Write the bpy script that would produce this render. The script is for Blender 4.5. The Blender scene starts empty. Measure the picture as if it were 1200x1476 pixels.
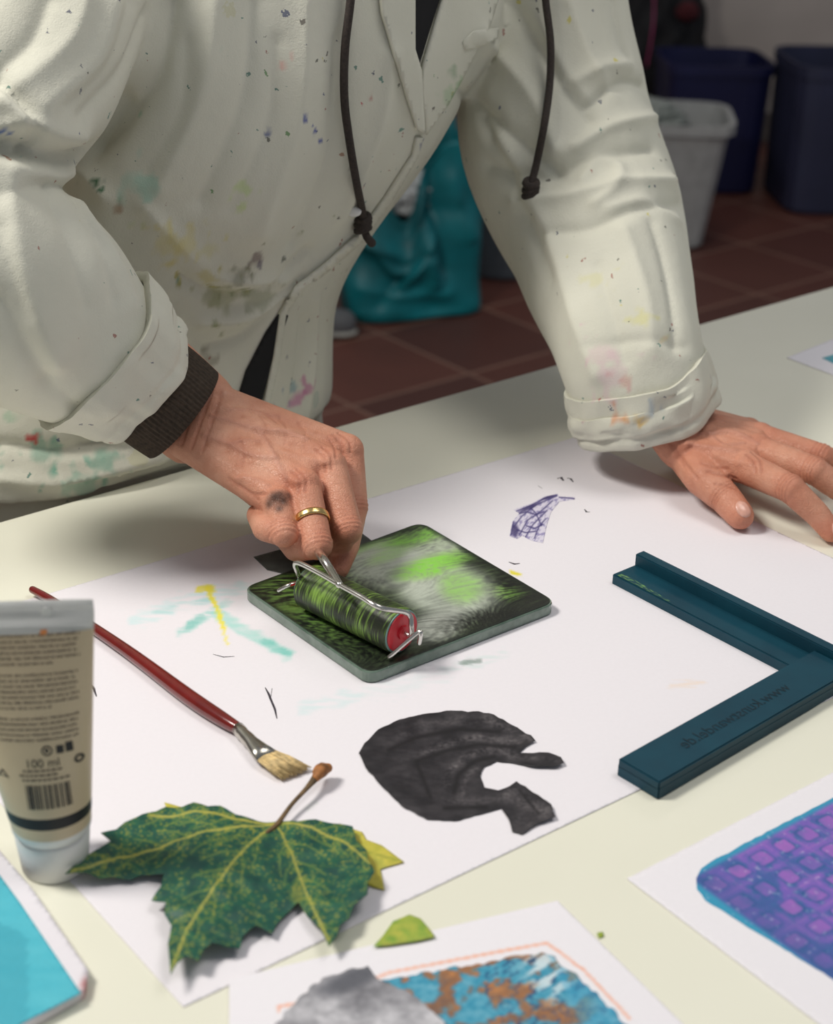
import bpy, bmesh, math, random
import numpy as np
from math import sin, cos, pi, radians, sqrt, exp
from mathutils import Vector, Matrix, noise
from mathutils.bvhtree import BVHTree
from mathutils.geometry import delaunay_2d_cdt
random.seed(4)
scene = bpy.context.scene
scene.view_settings.view_transform = 'Standard'

# ------------------------------------------------------------ camera calibration
F = 2300.0; PITCH = 25.9; ROLL = 1.5
C = Vector((0, 0, 1.284))
RM = Matrix.Rotation(radians(90 - PITCH), 3, 'X') @ Matrix.Rotation(radians(ROLL), 3, 'Z')
RT = RM.transposed()
def ray(u, v): return RM @ Vector(((u - 600) / F, -(v - 738) / F, -1))
def D(u, v, t): return C + ray(u, v) * t
def Z(u, v, z):
    r = ray(u, v); return C + r * ((z - C.z) / r.z)
def px(p):
    q = RT @ (Vector(p) - C); return (600 + F * q.x / -q.z, 738 - F * q.y / -q.z)
TZ = 0.75
cam_d = bpy.data.cameras.new("camera"); cam = bpy.data.objects.new("camera", cam_d)
scene.collection.objects.link(cam); scene.camera = cam
cam_d.sensor_fit = 'VERTICAL'; cam_d.sensor_height = 36; cam_d.sensor_width = 36
cam_d.lens = F / 1476 * 36
cam.matrix_world = Matrix.Translation(C) @ RM.to_4x4()
cam_d.clip_start = 0.05
cam_d.dof.use_dof = True; cam_d.dof.focus_distance = 1.08; cam_d.dof.aperture_fstop = 7.5

# ------------------------------------------------------------ materials
def s2l(c):
    out = []
    for x in c:
        x = max(0, min(1, x / 255.0))
        out.append(x / 12.92 if x <= 0.04045 else ((x + 0.055) / 1.055) ** 2.4)
    return tuple(out)
def rgba(c): return s2l(c) + (1.0,)
class NT:
    def __init__(s, name):
        s.m = bpy.data.materials.new(name); s.m.use_nodes = True
        s.t = s.m.node_tree; s.b = s.t.nodes["Principled BSDF"]
    def n(s, typ, **k):
        nd = s.t.nodes.new(typ)
        for a, b in k.items(): setattr(nd, a, b)
        return nd
    def l(s, a, b): s.t.links.new(a, b)
    def coord(s): return s.n('ShaderNodeTexCoord').outputs['Object']
    def noise(s, scale, detail=4, rough=.55, vec=None):
        nd = s.n('ShaderNodeTexNoise'); nd.inputs['Scale'].default_value = scale
        nd.inputs['Detail'].default_value = detail; nd.inputs['Roughness'].default_value = rough
        s.l(vec if vec is not None else s.coord(), nd.inputs['Vector']); return nd
    def ramp(s, fac, stops):
        r = s.n('ShaderNodeValToRGB'); e = r.color_ramp.elements
        while len(e) < len(stops): e.new(0.5)
        for i, (p, c) in enumerate(stops):
            e[i].position = p; e[i].color = c if len(c) == 4 else rgba(c)
        s.l(fac, r.inputs['Fac']); return r.outputs['Color']
    def mix(s, fac, a, b, mode='MIX'):
        m = s.n('ShaderNodeMix'); m.data_type = 'RGBA'; m.blend_type = mode
        for sock, val in ((m.inputs[0], fac), (m.inputs[6], a), (m.inputs[7], b)):
            if isinstance(val, bpy.types.NodeSocket): s.l(val, sock)
            elif isinstance(val, (int, float)): sock.default_value = val
            else: sock.default_value = rgba(val)
        return m.outputs[2]
    def math(s, op, a, b=0.0):
        m = s.n('ShaderNodeMath'); m.operation = op
        for sock, val in ((m.inputs[0], a), (m.inputs[1], b)):
            if isinstance(val, bpy.types.NodeSocket): s.l(val, sock)
            else: sock.default_value = val
        return m.outputs[0]
    def bump(s, h, strength=.3, dist=.001):
        b = s.n('ShaderNodeBump'); b.inputs['Strength'].default_value = strength
        b.inputs['Distance'].default_value = dist
        s.l(h, b.inputs['Height']); s.l(b.outputs[0], s.b.inputs['Normal']); return b
def mat(name, c, rough=.6, metal=0, var=.08, scale=30, bump=0, bscale=200, **kw):
    k = NT(name)
    nz = k.noise(scale)
    c2 = tuple(x * (1 - var) for x in c); c1 = tuple(min(255, x * (1 + var)) for x in c)
    k.l(k.ramp(nz.outputs['Fac'], [(.3, c2), (.7, c1)]), k.b.inputs['Base Color'])
    k.b.inputs['Roughness'].default_value = rough; k.b.inputs['Metallic'].default_value = metal
    if bump: k.bump(k.noise(bscale, 3).outputs['Fac'], bump, .001)
    for a, b in kw.items(): k.b.inputs[a.replace('_', ' ')].default_value = b
    return k.m
def attr_mat(name, rough=.6, bump=.1, bscale=300, grain=.06, gscale=400, coat=0):
    k = NT(name)
    a = k.n('ShaderNodeAttribute'); a.attribute_name = 'Col'
    nz = k.noise(gscale, 4)
    g = k.ramp(nz.outputs['Fac'], [(.3, (1 - grain, 1 - grain, 1 - grain, 1)), (.7, (1, 1, 1, 1))])
    k.l(k.mix(1.0, a.outputs['Color'], g, 'MULTIPLY'), k.b.inputs['Base Color'])
    k.b.inputs['Roughness'].default_value = rough
    k.b.inputs['Coat Weight'].default_value = coat
    if bump: k.bump(k.noise(bscale, 3).outputs['Fac'], bump, .0005)
    return k.m

# ------------------------------------------------------------ object helpers
def link(o): scene.collection.objects.link(o); return o
def mkobj(name, verts, faces, m, parent=None, smooth=True, cols=None):
    me = bpy.data.meshes.new(name)
    me.from_pydata([tuple(v) for v in verts], [], faces); me.update()
    if smooth: me.polygons.foreach_set('use_smooth', [True] * len(me.polygons))
    if m: me.materials.append(m)
    if cols is not None:
        ca = me.color_attributes.new('Col', 'FLOAT_COLOR', 'POINT')
        ca.data.foreach_set('color', np.array(cols, dtype=np.float32).ravel())
    o = link(bpy.data.objects.new(name, me))
    if parent: o.parent = parent
    return o
def from_bm(name, bm, m, parent=None, smooth=True):
    me = bpy.data.meshes.new(name)
    bmesh.ops.recalc_face_normals(bm, faces=bm.faces)
    bm.to_mesh(me); bm.free()
    if smooth: me.polygons.foreach_set('use_smooth', [True] * len(me.polygons))
    if m: me.materials.append(m)
    o = link(bpy.data.objects.new(name, me))
    if parent: o.parent = parent
    return o
def tag(o, label, category=None, **k):
    o["label"] = label
    if category: o["category"] = category
    for a, b in k.items(): o[a] = b
    return o
def empty(name, loc):
    o = bpy.data.objects.new(name, None); o.empty_display_size = .02; link(o); return o
def catmull(P, n=6):
    P = [tuple(p) for p in P]; out = []
    Q = [P[0]] + P + [P[-1]]
    for i in range(1, len(Q) - 2):
        p0, p1, p2, p3 = [np.array(Q[j], float) for j in (i - 1, i, i + 1, i + 2)]
        for k in range(n):
            t = k / n
            out.append(.5 * ((2 * p1) + (-p0 + p2) * t + (2 * p0 - 5 * p1 + 4 * p2 - p3) * t * t + (-p0 + 3 * p1 - 3 * p2 + p3) * t ** 3))
    out.append(np.array(P[-1], float)); return out
def loft(bm, rings, cap=True, closed=True):
    vs = [[bm.verts.new(p) for p in r] for r in rings]
    n = len(rings[0])
    for a, b in zip(vs, vs[1:]):
        for i in range(n if closed else n - 1):
            j = (i + 1) % n
            bm.faces.new((a[i], a[j], b[j], b[i]))
    if cap:
        bm.faces.new(vs[0][::-1]); bm.faces.new(vs[-1])
    return vs
def sweep(bm, pts, rad, n=14, cap=True, asp=1.0, up=None, round_end=False):
    pts = [Vector(p) for p in pts]
    if round_end:
        d0 = (pts[0] - pts[1]).normalized(); d1 = (pts[-1] - pts[-2]).normalized()
        a, b = [], []
        ra, rb = [], []
        for f in (.97, .8, .45):
            a.append(pts[0] + d0 * rad[0] * f); ra.append(rad[0] * sqrt(1 - f * f))
        for f in (.45, .8, .97):
            b.append(pts[-1] + d1 * rad[-1] * f); rb.append(rad[-1] * sqrt(1 - f * f))
        pts = a + pts + b; rad = ra + list(rad) + rb
    rings = []; N = up
    for i, p in enumerate(pts):
        T = (pts[min(i + 1, len(pts) - 1)] - pts[max(i - 1, 0)]).normalized()
        if N is None: N = Vector((0, 0, 1)) if abs(T.z) < .9 else Vector((1, 0, 0))
        N = (N - T * N.dot(T)).normalized(); B = T.cross(N)
        r = rad[i]
        rings.append([p + N * (cos(2 * pi * k / n) * r * asp) + B * (sin(2 * pi * k / n) * r) for k in range(n)])
    loft(bm, rings, cap); return rings
def swept(name, pts, rad, m, parent=None, smoothn=6, n=14, **k):
    if isinstance(rad, (int, float)): rad = [rad] * len(pts)
    P = [tuple(p) + (r,) for p, r in zip([Vector(p) for p in pts], rad)]
    if smoothn: P = catmull(P, smoothn)
    bm = bmesh.new()
    sweep(bm, [p[:3] for p in P], [float(p[3]) for p in P], n=n, **k)
    return from_bm(name, bm, m, parent)
def rcone(bm, p0, r0, p1, r1, n=18):
    sweep(bm, [Vector(p0), Vector(p1)], [r0, r1], n=n, round_end=True)
def ball(bm, c, r, sx=1, sy=1, sz=1, rot=None):
    M = Matrix.Translation(c) @ (rot.to_4x4() if rot else Matrix()) @ Matrix.Diagonal((r * sx, r * sy, r * sz, 1))
    bmesh.ops.create_icosphere(bm, subdivisions=3, radius=1, matrix=M)
def bake(o, mods):
    for typ, kw in mods:
        md = o.modifiers.new(typ, typ)
        for a, b in kw.items(): setattr(md, a, b)
    dg = bpy.context.evaluated_depsgraph_get(); dg.update()
    me = bpy.data.meshes.new_from_object(o.evaluated_get(dg))
    o.modifiers.clear(); o.data = me
    me.polygons.foreach_set('use_smooth', [True] * len(me.polygons))
    return o
def getco(me):
    a = np.empty(len(me.vertices) * 3); me.vertices.foreach_get('co', a); return a.reshape(-1, 3)
def setco(me, a): me.vertices.foreach_set('co', a.ravel()); me.update()
def getno(me):
    a = np.empty(len(me.vertices) * 3); me.vertices.foreach_get('normal', a); return a.reshape(-1, 3)
def box(bm, c, sx, sy, sz, rot=0, bevel=0):
    M = Matrix.Translation(c) @ Matrix.Rotation(rot, 4, 'Z') @ Matrix.Diagonal((sx, sy, sz, 1))
    r = bmesh.ops.create_cube(bm, size=1, matrix=M)
    if bevel:
        es = list({e for v in r['verts'] for e in v.link_edges})
        bmesh.ops.bevel(bm, geom=es, offset=bevel, segments=2, affect='EDGES', profile=.6)
def inside(p, poly):
    x, y = p; c = False; n = len(poly)
    for i in range(n):
        x1, y1 = poly[i]; x2, y2 = poly[i - 1]
        if (y1 > y) != (y2 > y) and x < (x2 - x1) * (y - y1) / (y2 - y1) + x1: c = not c
    return c
def fbm(x, y, z=0.0, oct=3):
    s = 0; a = 1; t = 0
    for i in range(oct):
        s += a * noise.noise(Vector((x, y, z))); t += a; x *= 2.1; y *= 2.1; z += 7; a *= .5
    return s / t
def triang(poly2, sp):
    pts = []
    n = len(poly2)
    for i in range(n):
        a = Vector(poly2[i]); b = Vector(poly2[(i + 1) % n]); k = max(1, int((b - a).length / sp))
        for j in range(k): pts.append(a.lerp(b, j / k))
    nb = len(pts); edges = [(i, (i + 1) % nb) for i in range(nb)]
    xs = [p.x for p in pts]; ys = [p.y for p in pts]
    nx = int((max(xs) - min(xs)) / sp) + 1; ny = int((max(ys) - min(ys)) / sp) + 1
    for i in range(nx):
        for j in range(ny):
            p = (min(xs) + (i + .5 + .2 * (random.random() - .5)) * sp, min(ys) + (j + .5 + .2 * (random.random() - .5)) * sp)
            if inside(p, poly2): pts.append(Vector(p))
    V, E, Fc, _, _, _ = delaunay_2d_cdt(pts, edges, [], 1, 1e-7)
    return V, [list(f) for f in Fc]
def rough_outline(poly, amp, step):
    out = []
    n = len(poly)
    for i in range(n):
        a = Vector(poly[i]); b = Vector(poly[(i + 1) % n]); L = (b - a).length; k = max(1, int(L / step))
        nn = Vector((-(b - a).y, (b - a).x)).normalized() if L else Vector((0, 0))
        for j in range(k):
            p = a.lerp(b, j / k)
            if j: p = p + nn * amp * noise.noise(Vector((p.x * .13, p.y * .13, 3)))*2
            out.append((p.x, p.y))
    return out
def sheet(name, outline, z, colfun, sp, m, zfun=None, thick=.0004, parent=None):
    P = [Z(u, v, z).xy for u, v in outline]
    V, Fc = triang([tuple(p) for p in P], sp)
    verts = []; cols = []
    for p in V:
        q = Vector((p.x, p.y, z)); u, v = px(q)
        c = colfun(u, v, p.x, p.y); cols.append(s2l(c) + (1.0,))
        if zfun: q.z += zfun(u, v)
        verts.append(q)
    FF = []
    for f in Fc:
        a, b, c = V[f[0]], V[f[1]], V[f[2]]
        FF.append(f if (b - a).cross(c - a) > 0 else f[::-1])
    o = mkobj(name, verts, FF, m, parent, cols=cols)
    md = o.modifiers.new('thick', 'SOLIDIFY'); md.thickness = thick; md.offset = 1
    return o
def segd(u, v, pts):
    best = 1e9
    for (x1, y1), (x2, y2) in zip(pts, pts[1:]):
        dx, dy = x2 - x1, y2 - y1; L = dx * dx + dy * dy
        t = 0 if L == 0 else max(0, min(1, ((u - x1) * dx + (v - y1) * dy) / L))
        d = math.hypot(u - x1 - t * dx, v - y1 - t * dy)
        if d < best: best = d
    return best
def lerp3(a, b, t):
    t = max(0, min(1, t)); return tuple(x + (y - x) * t for x, y in zip(a, b))
def sstep(a, b, x):
    t = max(0, min(1, (x - a) / (b - a))); return t * t * (3 - 2 * t)
def blob(u, v, cx, cy, rx, ry, ang=0):
    c, s = cos(radians(ang)), sin(radians(ang)); dx, dy = u - cx, v - cy
    a = (dx * c + dy * s) / rx; b = (-dx * s + dy * c) / ry
    return exp(-(a * a + b * b))
def soft(u, v, cx, cy, rx, ry, ang=0, k=.35):
    c, s = cos(radians(ang)), sin(radians(ang)); dx, dy = u - cx, v - cy
    a = (dx * c + dy * s) / rx; b = (-dx * s + dy * c) / ry
    return sstep(1 + k, 1 - k, sqrt(a * a + b * b))

# ------------------------------------------------------------ room
E0 = Z(0, 752, TZ); E1 = Z(1200, 413, TZ)
e = (E1 - E0).normalized(); nrm = Vector((e.y, -e.x, 0))     # nrm points from edge toward camera
ang_e = math.atan2(e.y, e.x)
k = NT("terracotta_tiles")
mp = k.n('ShaderNodeMapping'); mp.inputs['Rotation'].default_value = (0, 0, -ang_e); mp.inputs['Location'].default_value = (.08, .12, 0)
k.l(k.coord(), mp.inputs['Vector'])
br = k.n('ShaderNodeTexBrick'); br.offset = 0.0; br.inputs['Scale'].default_value = 1
br.inputs['Brick Width'].default_value = .33; br.inputs['Row Height'].default_value = .33
br.inputs['Mortar Size'].default_value = .006; br.inputs['Mortar Smooth'].default_value = .3
br.inputs['Color1'].default_value = rgba((116, 68, 56)); br.inputs['Color2'].default_value = rgba((92, 54, 46))
br.inputs['Mortar'].default_value = rgba((148, 112, 96))
k.l(mp.outputs[0], br.inputs['Vector'])
k.l(k.mix(k.math('MULTIPLY', k.noise(9).outputs['Fac'], .5), br.outputs['Color'], (72, 44, 38)), k.b.inputs['Base Color'])
k.b.inputs['Roughness'].default_value = .5
k.bump(br.outputs['Fac'], -.3, .003)
M_floor = k.m
M_wall = mat("painted_plaster", (196, 186, 178), .8, var=.04, scale=3, bump=.15, bscale=60)
def plane_box(name, c, sx, sy, sz, m):
    bm = bmesh.new(); box(bm, c, sx, sy, sz); o = from_bm(name, bm, m, smooth=False); o["kind"] = "structure"; return o
tag(plane_box("floor", (0, 2.6, -.05), 8, 8, .1, M_floor), "dark terracotta tiled floor with pale grout")
tag(plane_box("wall_back", (0, 5.85, 1.35), 8, .1, 2.7, M_wall), "plain greyish plaster wall")
tag(plane_box("wall_left", (-3.2, 2.6, 1.35), .1, 6.6, 2.7, M_wall), "plain greyish plaster wall")
tag(plane_box("baseboard_back", (0, 5.79, .05), 8, .02, .1, mat("baseboard_paint", (120, 112, 106), .6)), "painted baseboard")

# ------------------------------------------------------------ table
k = NT("cream_laminate")
nz = k.noise(4, 3)
col = k.ramp(nz.outputs['Fac'], [(.35, (227, 226, 209)), (.7, (233, 232, 216))])
sc = k.n('ShaderNodeTexVoronoi'); sc.inputs['Scale'].default_value = 16; k.l(k.coord(), sc.inputs['Vector'])
dots = k.math('LESS_THAN', sc.outputs['Distance'], .045)
gate = k.n('ShaderNodeSeparateColor'); k.l(sc.outputs['Color'], gate.inputs[0])
g2 = k.math('GREATER_THAN', gate.outputs[0], .9)
k.l(k.mix(k.math('MULTIPLY', dots, g2), col, (196, 190, 120)), k.b.inputs['Base Color'])
k.b.inputs['Roughness'].default_value = .38
k.bump(k.noise(500, 2).outputs['Fac'], .04, .0003)
M_table = k.m
M_steel = mat("brushed_steel", (150, 150, 150), .35, 1)
tdep = .86
left = E0 - e * .55; right = E0 + e * 1.75
ctr = (left + right) / 2 + nrm * (tdep / 2)
table = empty("table", ctr); table.location = Vector((ctr.x, ctr.y, 0))
bm = bmesh.new(); box(bm, (ctr.x, ctr.y, TZ - .014), (right - left).length, tdep, .028, ang_e, .002)
tt = from_bm("table_top", bm, M_table); tt.data.polygons.foreach_set('use_smooth', [False] * len(tt.data.polygons))
parts = [tt]
for a, b in ((.08, .08), (.92, .08), (.08, .92), (.92, .92)):
    p = left + (right - left) * a + nrm * (tdep * b)
    bm = bmesh.new(); box(bm, (p.x, p.y, (TZ - .028) / 2), .045, .045, TZ - .0285, ang_e, .003)
    parts.append(from_bm("table_leg", bm, M_steel, smooth=False))
def adopt(par, kids):
    bpy.context.view_layer.update()
    inv = par.matrix_world.inverted()
    for c in kids:
        c.parent = par; c.matrix_parent_inverse = inv
adopt(table, parts)
tag(table, "long cream laminate work table with steel legs", "table")

# ------------------------------------------------------------ large paper
def paintstrokes(strokes, base):
    def f(u, v, x, y):
        c = base
        for pts, w, colr, al, ns in strokes:
            if u < min(p[0] for p in pts) - 3 * w or u > max(p[0] for p in pts) + 3 * w: continue
            if v < min(p[1] for p in pts) - 3 * w or v > max(p[1] for p in pts) + 3 * w: continue
            d = segd(u, v, pts)
            m = 1 - sstep(w * .45, w * 1.2, d * (1 + (.6 * noise.noise(Vector((u * .06, v * .12, 1))) if w > 2.4 else 0)))
            if m > 0:
                if ns: m *= sstep(-.3, .45, noise.noise(Vector((u * .03 + v * .02, v * .22, 5))) + .1)
                elif w > 4: m *= .75 + .5 * noise.noise(Vector((u * .05, v * .2, 8)))
                c = lerp3(c, colr, m * al)
        return c
    return f
strokes = [
    ([(195, 895), (255, 872), (345, 846)], 12, (200, 228, 230), .65, 1),
    ([(225, 884), (300, 866)], 6, (160, 210, 208), .55, 1), ([(340, 850), (372, 846)], 8, (206, 228, 230), .5, 1),
    ([(262, 912), (300, 886), (330, 868)], 8, (150, 208, 200), .7, 1), ([(270, 905), (290, 890)], 6, (120, 192, 182), .65, 0),
    ([(312, 884), (355, 912), (416, 944)], 9, (156, 216, 206), .75, 0), ([(380, 925), (416, 944)], 6, (112, 196, 184), .65, 0),
    ([(285, 851), (300, 848), (306, 851)], 5, (236, 222, 50), .95, 0),
    ([(299, 850), (312, 876), (322, 906)], 4, (238, 224, 60), .85, 0),
    ([(321, 905), (327, 928)], 2.6, (240, 228, 100), .7, 0),
    ([(655, 962), (725, 945)], 9, (204, 222, 220), .5, 1), ([(666, 957), (690, 953)], 3.5, (122, 140, 132), .7, 0),
    ([(440, 1022), (515, 1003)], 12, (204, 226, 228), .6, 1), ([(530, 1000), (640, 975)], 14, (216, 226, 228), .5, 1),
    ([(968, 988), (1012, 986)], 6, (236, 218, 204), .8, 1),
    ([(736, 826), (748, 829)], 3.2, (226, 214, 60), 1, 0),
    ([(445, 1165), (455, 1158)], 5, (200, 206, 200), .5, 0),
]
M_paper = attr_mat("drawing_paper", .75, .08, 120, .02)
M_print = attr_mat("printed_paper", .55, .1, 300, .06)
paper = sheet("paper", [(-199, 936), (830, 630), (1412, 905), (264, 1452)], TZ + .0003,
              paintstrokes(strokes, (233, 229, 234)), .0021, M_paper, thick=.0003)
marks = []
M_mk = mat("dry_ink", (52, 46, 56), .7)
def mark(pts, w):
    V, Fa = [], []
    P = [Z(a, b, TZ + .0007) for a, b in pts]
    for i, p in enumerate(P):
        d = (P[min(i + 1, len(P) - 1)] - P[max(i - 1, 0)]).normalized(); s = Vector((-d.y, d.x, 0)) * w * (.4 if i in (0, len(P) - 1) else 1)
        V += [p + s, p - s]
    for i in range(len(P) - 1): Fa.append((2 * i, 2 * i + 1, 2 * i + 3, 2 * i + 2))
    marks.append(mkobj("ink_mark", V, Fa, M_mk, smooth=False))
for pts, w in (([(382, 991), (387, 1000), (390, 1008), (396, 1022), (399, 1036)], .0007), ([(392, 992), (390, 1006)], .0004), ([(307, 943), (322, 947), (338, 946)], .0005),
               ([(803, 690), (808, 688), (812, 693)], .0016), ([(817, 689), (822, 690), (826, 695)], .0010), ([(842, 734), (845, 738), (850, 738)], .0009), ([(733, 810), (741, 813), (749, 812)], .0010), ([(131, 985), (135, 992), (139, 1004)], .0008), ([(775, 700), (781, 704)], .0005)):
    mark(pts, w)
adopt(paper, marks)
tag(paper, "large white paper sheet with teal and yellow paint smears", "paper sheet")
LZ = TZ + .0009

# ------------------------------------------------------------ loose prints
def white_sheet(name, outline, z, strokes=(), c=(234, 231, 236), sp=.004, zf=None):
    return sheet(name, outline, z, paintstrokes(list(strokes), c), sp, M_paper, zf)
Pa = Z(1003, 1268, TZ); Pb = Z(1200, 1162, TZ); ax = (Pb - Pa).normalized(); ay = Vector((-ax.y, ax.x, 0))
def purple(u, v, x, y):
    d = Vector((x, y, 0)) - Vector((Pa.x, Pa.y, 0)); s = d.dot(ax) + .004; t = -d.dot(ay)
    n = fbm(x * 45, y * 45); n2 = fbm(x * 300, y * 300); n3 = fbm(x * 130, y * 130, 5)
    wx = s + .0007 * noise.noise(Vector((x * 70, y * 70, 1))); wy = t + .0007 * noise.noise(Vector((x * 70, y * 70, 8)))
    G_ = .0180
    fx = (wx / G_) % 1 - .5; fy = (wy / G_) % 1 - .5
    rnd = noise.noise(Vector((int(wx / G_) * 3.7, int(wy / G_) * 5.1, 2)))
    p4 = (abs(fx) ** 6 + abs(fy) ** 6) ** (1 / 6) + .03 * n3 + .02 * n2
    pur = lerp3((150, 100, 190), (182, 108, 190), n + .5 + rnd * .5); blu = lerp3((56, 84, 156), (30, 106, 152), n2 + .5); mid = lerp3((112, 92, 182), (134, 100, 188), n3 + .5)
    c = lerp3(mid, blu, sstep(-.3, .35, n3 + n2 * .5 - n) * .75)
    q = sstep(.275, .235, p4) * (.6 + rnd * .6); c = lerp3(c, lerp3(pur, mid, sstep(.0, .4, n3) * .5), q)
    c = lerp3(c, lerp3(blu, (34, 74, 132), .5), exp(-((p4 - .30) / .028) ** 2) * (.75 + n3))
    c = lerp3(c, (166, 108, 192), exp(-((max(abs(fx), abs(fy)) - .48) / .03) ** 2) * .5 * sstep(-.3, .2, n2 + n))
    c = lerp3(c, (160, 104, 186), sstep(.05, .16, s) * sstep(-.3, .3, n) * .35)
    c = lerp3(c, (44, 84, 142), (1 - sstep(.0, .035, s)) * .5)
    edge = min(s, t + .003)
    if edge < .003: c = lerp3((50, 150, 186), c, max(0, edge / .003))
    if n2 > .34: c = lerp3(c, (206, 190, 226), .45)
    return c
sp1 = white_sheet("print_paper", [(903, 1267), (1320, 1052), (1640, 1210), (1250, 1530)], TZ + .0003)
pr1 = sheet("printed_pattern", rough_outline([(1003, 1266), (1010, 1252), (1024, 1242), (1300, 1098), (1480, 1220), (1300, 1478), (1200, 1412), (1016, 1298), (1004, 1282)], 1.2, 9), TZ + .0008, purple, .0008, M_print, thick=.0001)
adopt(sp1, [pr1]); tag(sp1, "white sheet with purple and blue lattice pattern print", "art print")

def orangep(u, v, x, y):
    n = fbm(x * 40, y * 40, 2); n2 = fbm(x * 240, y * 240, 4); n3 = fbm(x * 75, y * 75, 8)
    c = lerp3((42, 140, 172), (120, 180, 200), n2 + .45 + n * .5)
    m = sstep(.0, .12, n3 + .3 * n2 + .04) * sstep(865, 800, u + (v - 1400) * -.2)
    c = lerp3(c, lerp3((184, 120, 66), (122, 92, 76), n2 + .5 + n), m)
    ring_ = exp(-((n3 + .3 * n2 - .0) / .03) ** 2); c = lerp3(c, (30, 92, 124), ring_ * .5)
    s = soft(u, v, 790, 1400, 44, 30, 60, .6)
    ln = noise.noise(Vector((u * .03, v * .14 + u * .08, 7)))
    if ln > .02: c = lerp3(c, (206, 222, 228), min(1, s * .9 + .05))
    if abs(ln) < .05 and u > 700: c = lerp3(c, (24, 74, 120), .8)
    if u + (v - 1400) * -.5 > 800: c = lerp3(c, (70, 160, 200), .35)
    return c
sp2 = white_sheet("print_paper", [(330, 1412), (803, 1299), (1120, 1610), (330, 1700)], TZ + .0012,
    [([(400, 1452), (470, 1440), (560, 1403), (700, 1376), (788, 1360), (842, 1400), (908, 1470)], 2.3, (238, 160, 124), .75, 0), ([(400, 1460), (405, 1450)], 2.3, (238, 150, 112), .6, 0)], sp=.0013)
pr2 = sheet("printed_pattern", rough_outline([(470, 1440), (560, 1412), (640, 1398), (760, 1376), (790, 1376), (835, 1410), (905, 1478), (960, 1540), (500, 1600), (440, 1500)], 4, 8), TZ + .0017, orangep, .0011, M_print, thick=.0001)
adopt(sp2, [pr2]); tag(sp2, "white sheet with blue and orange textured print", "art print")

def rock(u, v, x, y):
    n = fbm(u * .02, v * .03, 1, 4); n2 = fbm(u * .08, v * .12, 3)
    c = lerp3((96, 96, 102), (206, 205, 210), .40 + n * .7 + n2 * .35 + sstep(1425, 1470, v) * .35)
    return lerp3(c, (84, 86, 94), soft(u, v, 505, 1415, 46, 14, -22, .5) * .85)
o = sheet("paper_cutout", rough_outline([(395, 1478), (430, 1440), (452, 1420), (500, 1400), (530, 1394), (545, 1414), (590, 1432), (640, 1474), (670, 1530), (420, 1560)], 3, 7), TZ + .0022, rock, .0011, M_print, lambda u, v: .0006)
tag(o, "grey photocopied paper cut-out with torn edges", "paper cutout")

sp3 = white_sheet("print_paper", [(1133, 516), (1215, 483), (1300, 470), (1330, 560), (1200, 541)], TZ + .0003)
pr3 = sheet("printed_pattern", [(1184, 516), (1300, 480), (1310, 530), (1205, 526)], TZ + .0008, lambda u, v, x, y: lerp3((60, 150, 170), (140, 200, 205), fbm(x * 90, y * 90) + .5), .003, M_print, thick=.0001)
adopt(sp3, [pr3]); tag(sp3, "small white sheet with a turquoise print", "art print")

bd = [(-160, 1040), (0, 1238), (48, 1295), (128, 1412), (122, 1440), (50, 1482), (-150, 1600)]
def bcol(u, v, x, y): return lerp3((228, 224, 230), (190, 120, 120), blob(u, v, 124, 1432, 5, 10))
board = sheet("painted_board", bd, TZ + .0004, bcol, .003, M_paper, lambda u, v: 0, thick=.006)
def turq(u, v, x, y):
    n = fbm(x * 30, y * 90)
    return lerp3(lerp3((66, 178, 198), (90, 192, 208), n + .5), (58, 160, 180), .6 * (1 if (u < 40 and v > 1330 + (u * .5)) else 0))
bt = sheet("painted_surface", [(-150, 1090), (0, 1262), (28, 1300), (117, 1432), (50, 1466), (-120, 1560)], TZ + .0066, turq, .0022, M_print, thick=.0002)
adopt(board, [bt]); tag(board, "white board painted turquoise", "painting")

o = sheet("paper_strip", [(365, 803), (415, 789), (520, 768), (530, 775), (560, 800), (420, 830), (385, 822)], TZ + .0007, lambda u, v, x, y: lerp3((44, 46, 44), (92, 96, 92), fbm(u * .03, v * .1) + .4), .003, M_print, thick=.0002)
tag(o, "dark grey strip of paper on the white sheet", "paper")

# ------------------------------------------------------------ dark cut-out figure print
cut = [(517, 1086), (525, 1072), (545, 1052), (575, 1038), (610, 1030), (650, 1025), (690, 1026), (712, 1031), (738, 1046), (765, 1062), (771, 1070),
       (757, 1078), (748, 1086), (790, 1089), (808, 1096), (812, 1104), (800, 1109), (770, 1108), (740, 1101), (715, 1098), (698, 1106), (692, 1120), (698, 1136), (718, 1140),
       (734, 1134), (744, 1127), (762, 1140), (794, 1164), (800, 1182), (775, 1190), (752, 1204), (738, 1200), (733, 1182), (722, 1166), (690, 1175), (655, 1184), (615, 1182), (578, 1162), (548, 1132), (526, 1106)]
forms = [([(575, 1060), (610, 1046), (660, 1038), (720, 1044), (750, 1060)], 8, .45), ([(610, 1086), (645, 1072), (690, 1063), (748, 1071)], 6, .9), ([(642, 1132), (652, 1108), (674, 1090), (704, 1081), (738, 1086)], 7, .95), ([(664, 1152), (670, 1126), (686, 1108)], 5, .7),
         ([(640, 1158), (690, 1156), (728, 1150)], 7, .6), ([(735, 1146), (760, 1160), (788, 1176)], 11, 1.0), ([(735, 1092), (770, 1096), (803, 1102)], 4, .7), ([(700, 1034), (735, 1054)], 5, .7), ([(745, 1180), (765, 1190)], 8, .6), ([(756, 1064), (766, 1070)], 4, .8)]
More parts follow.
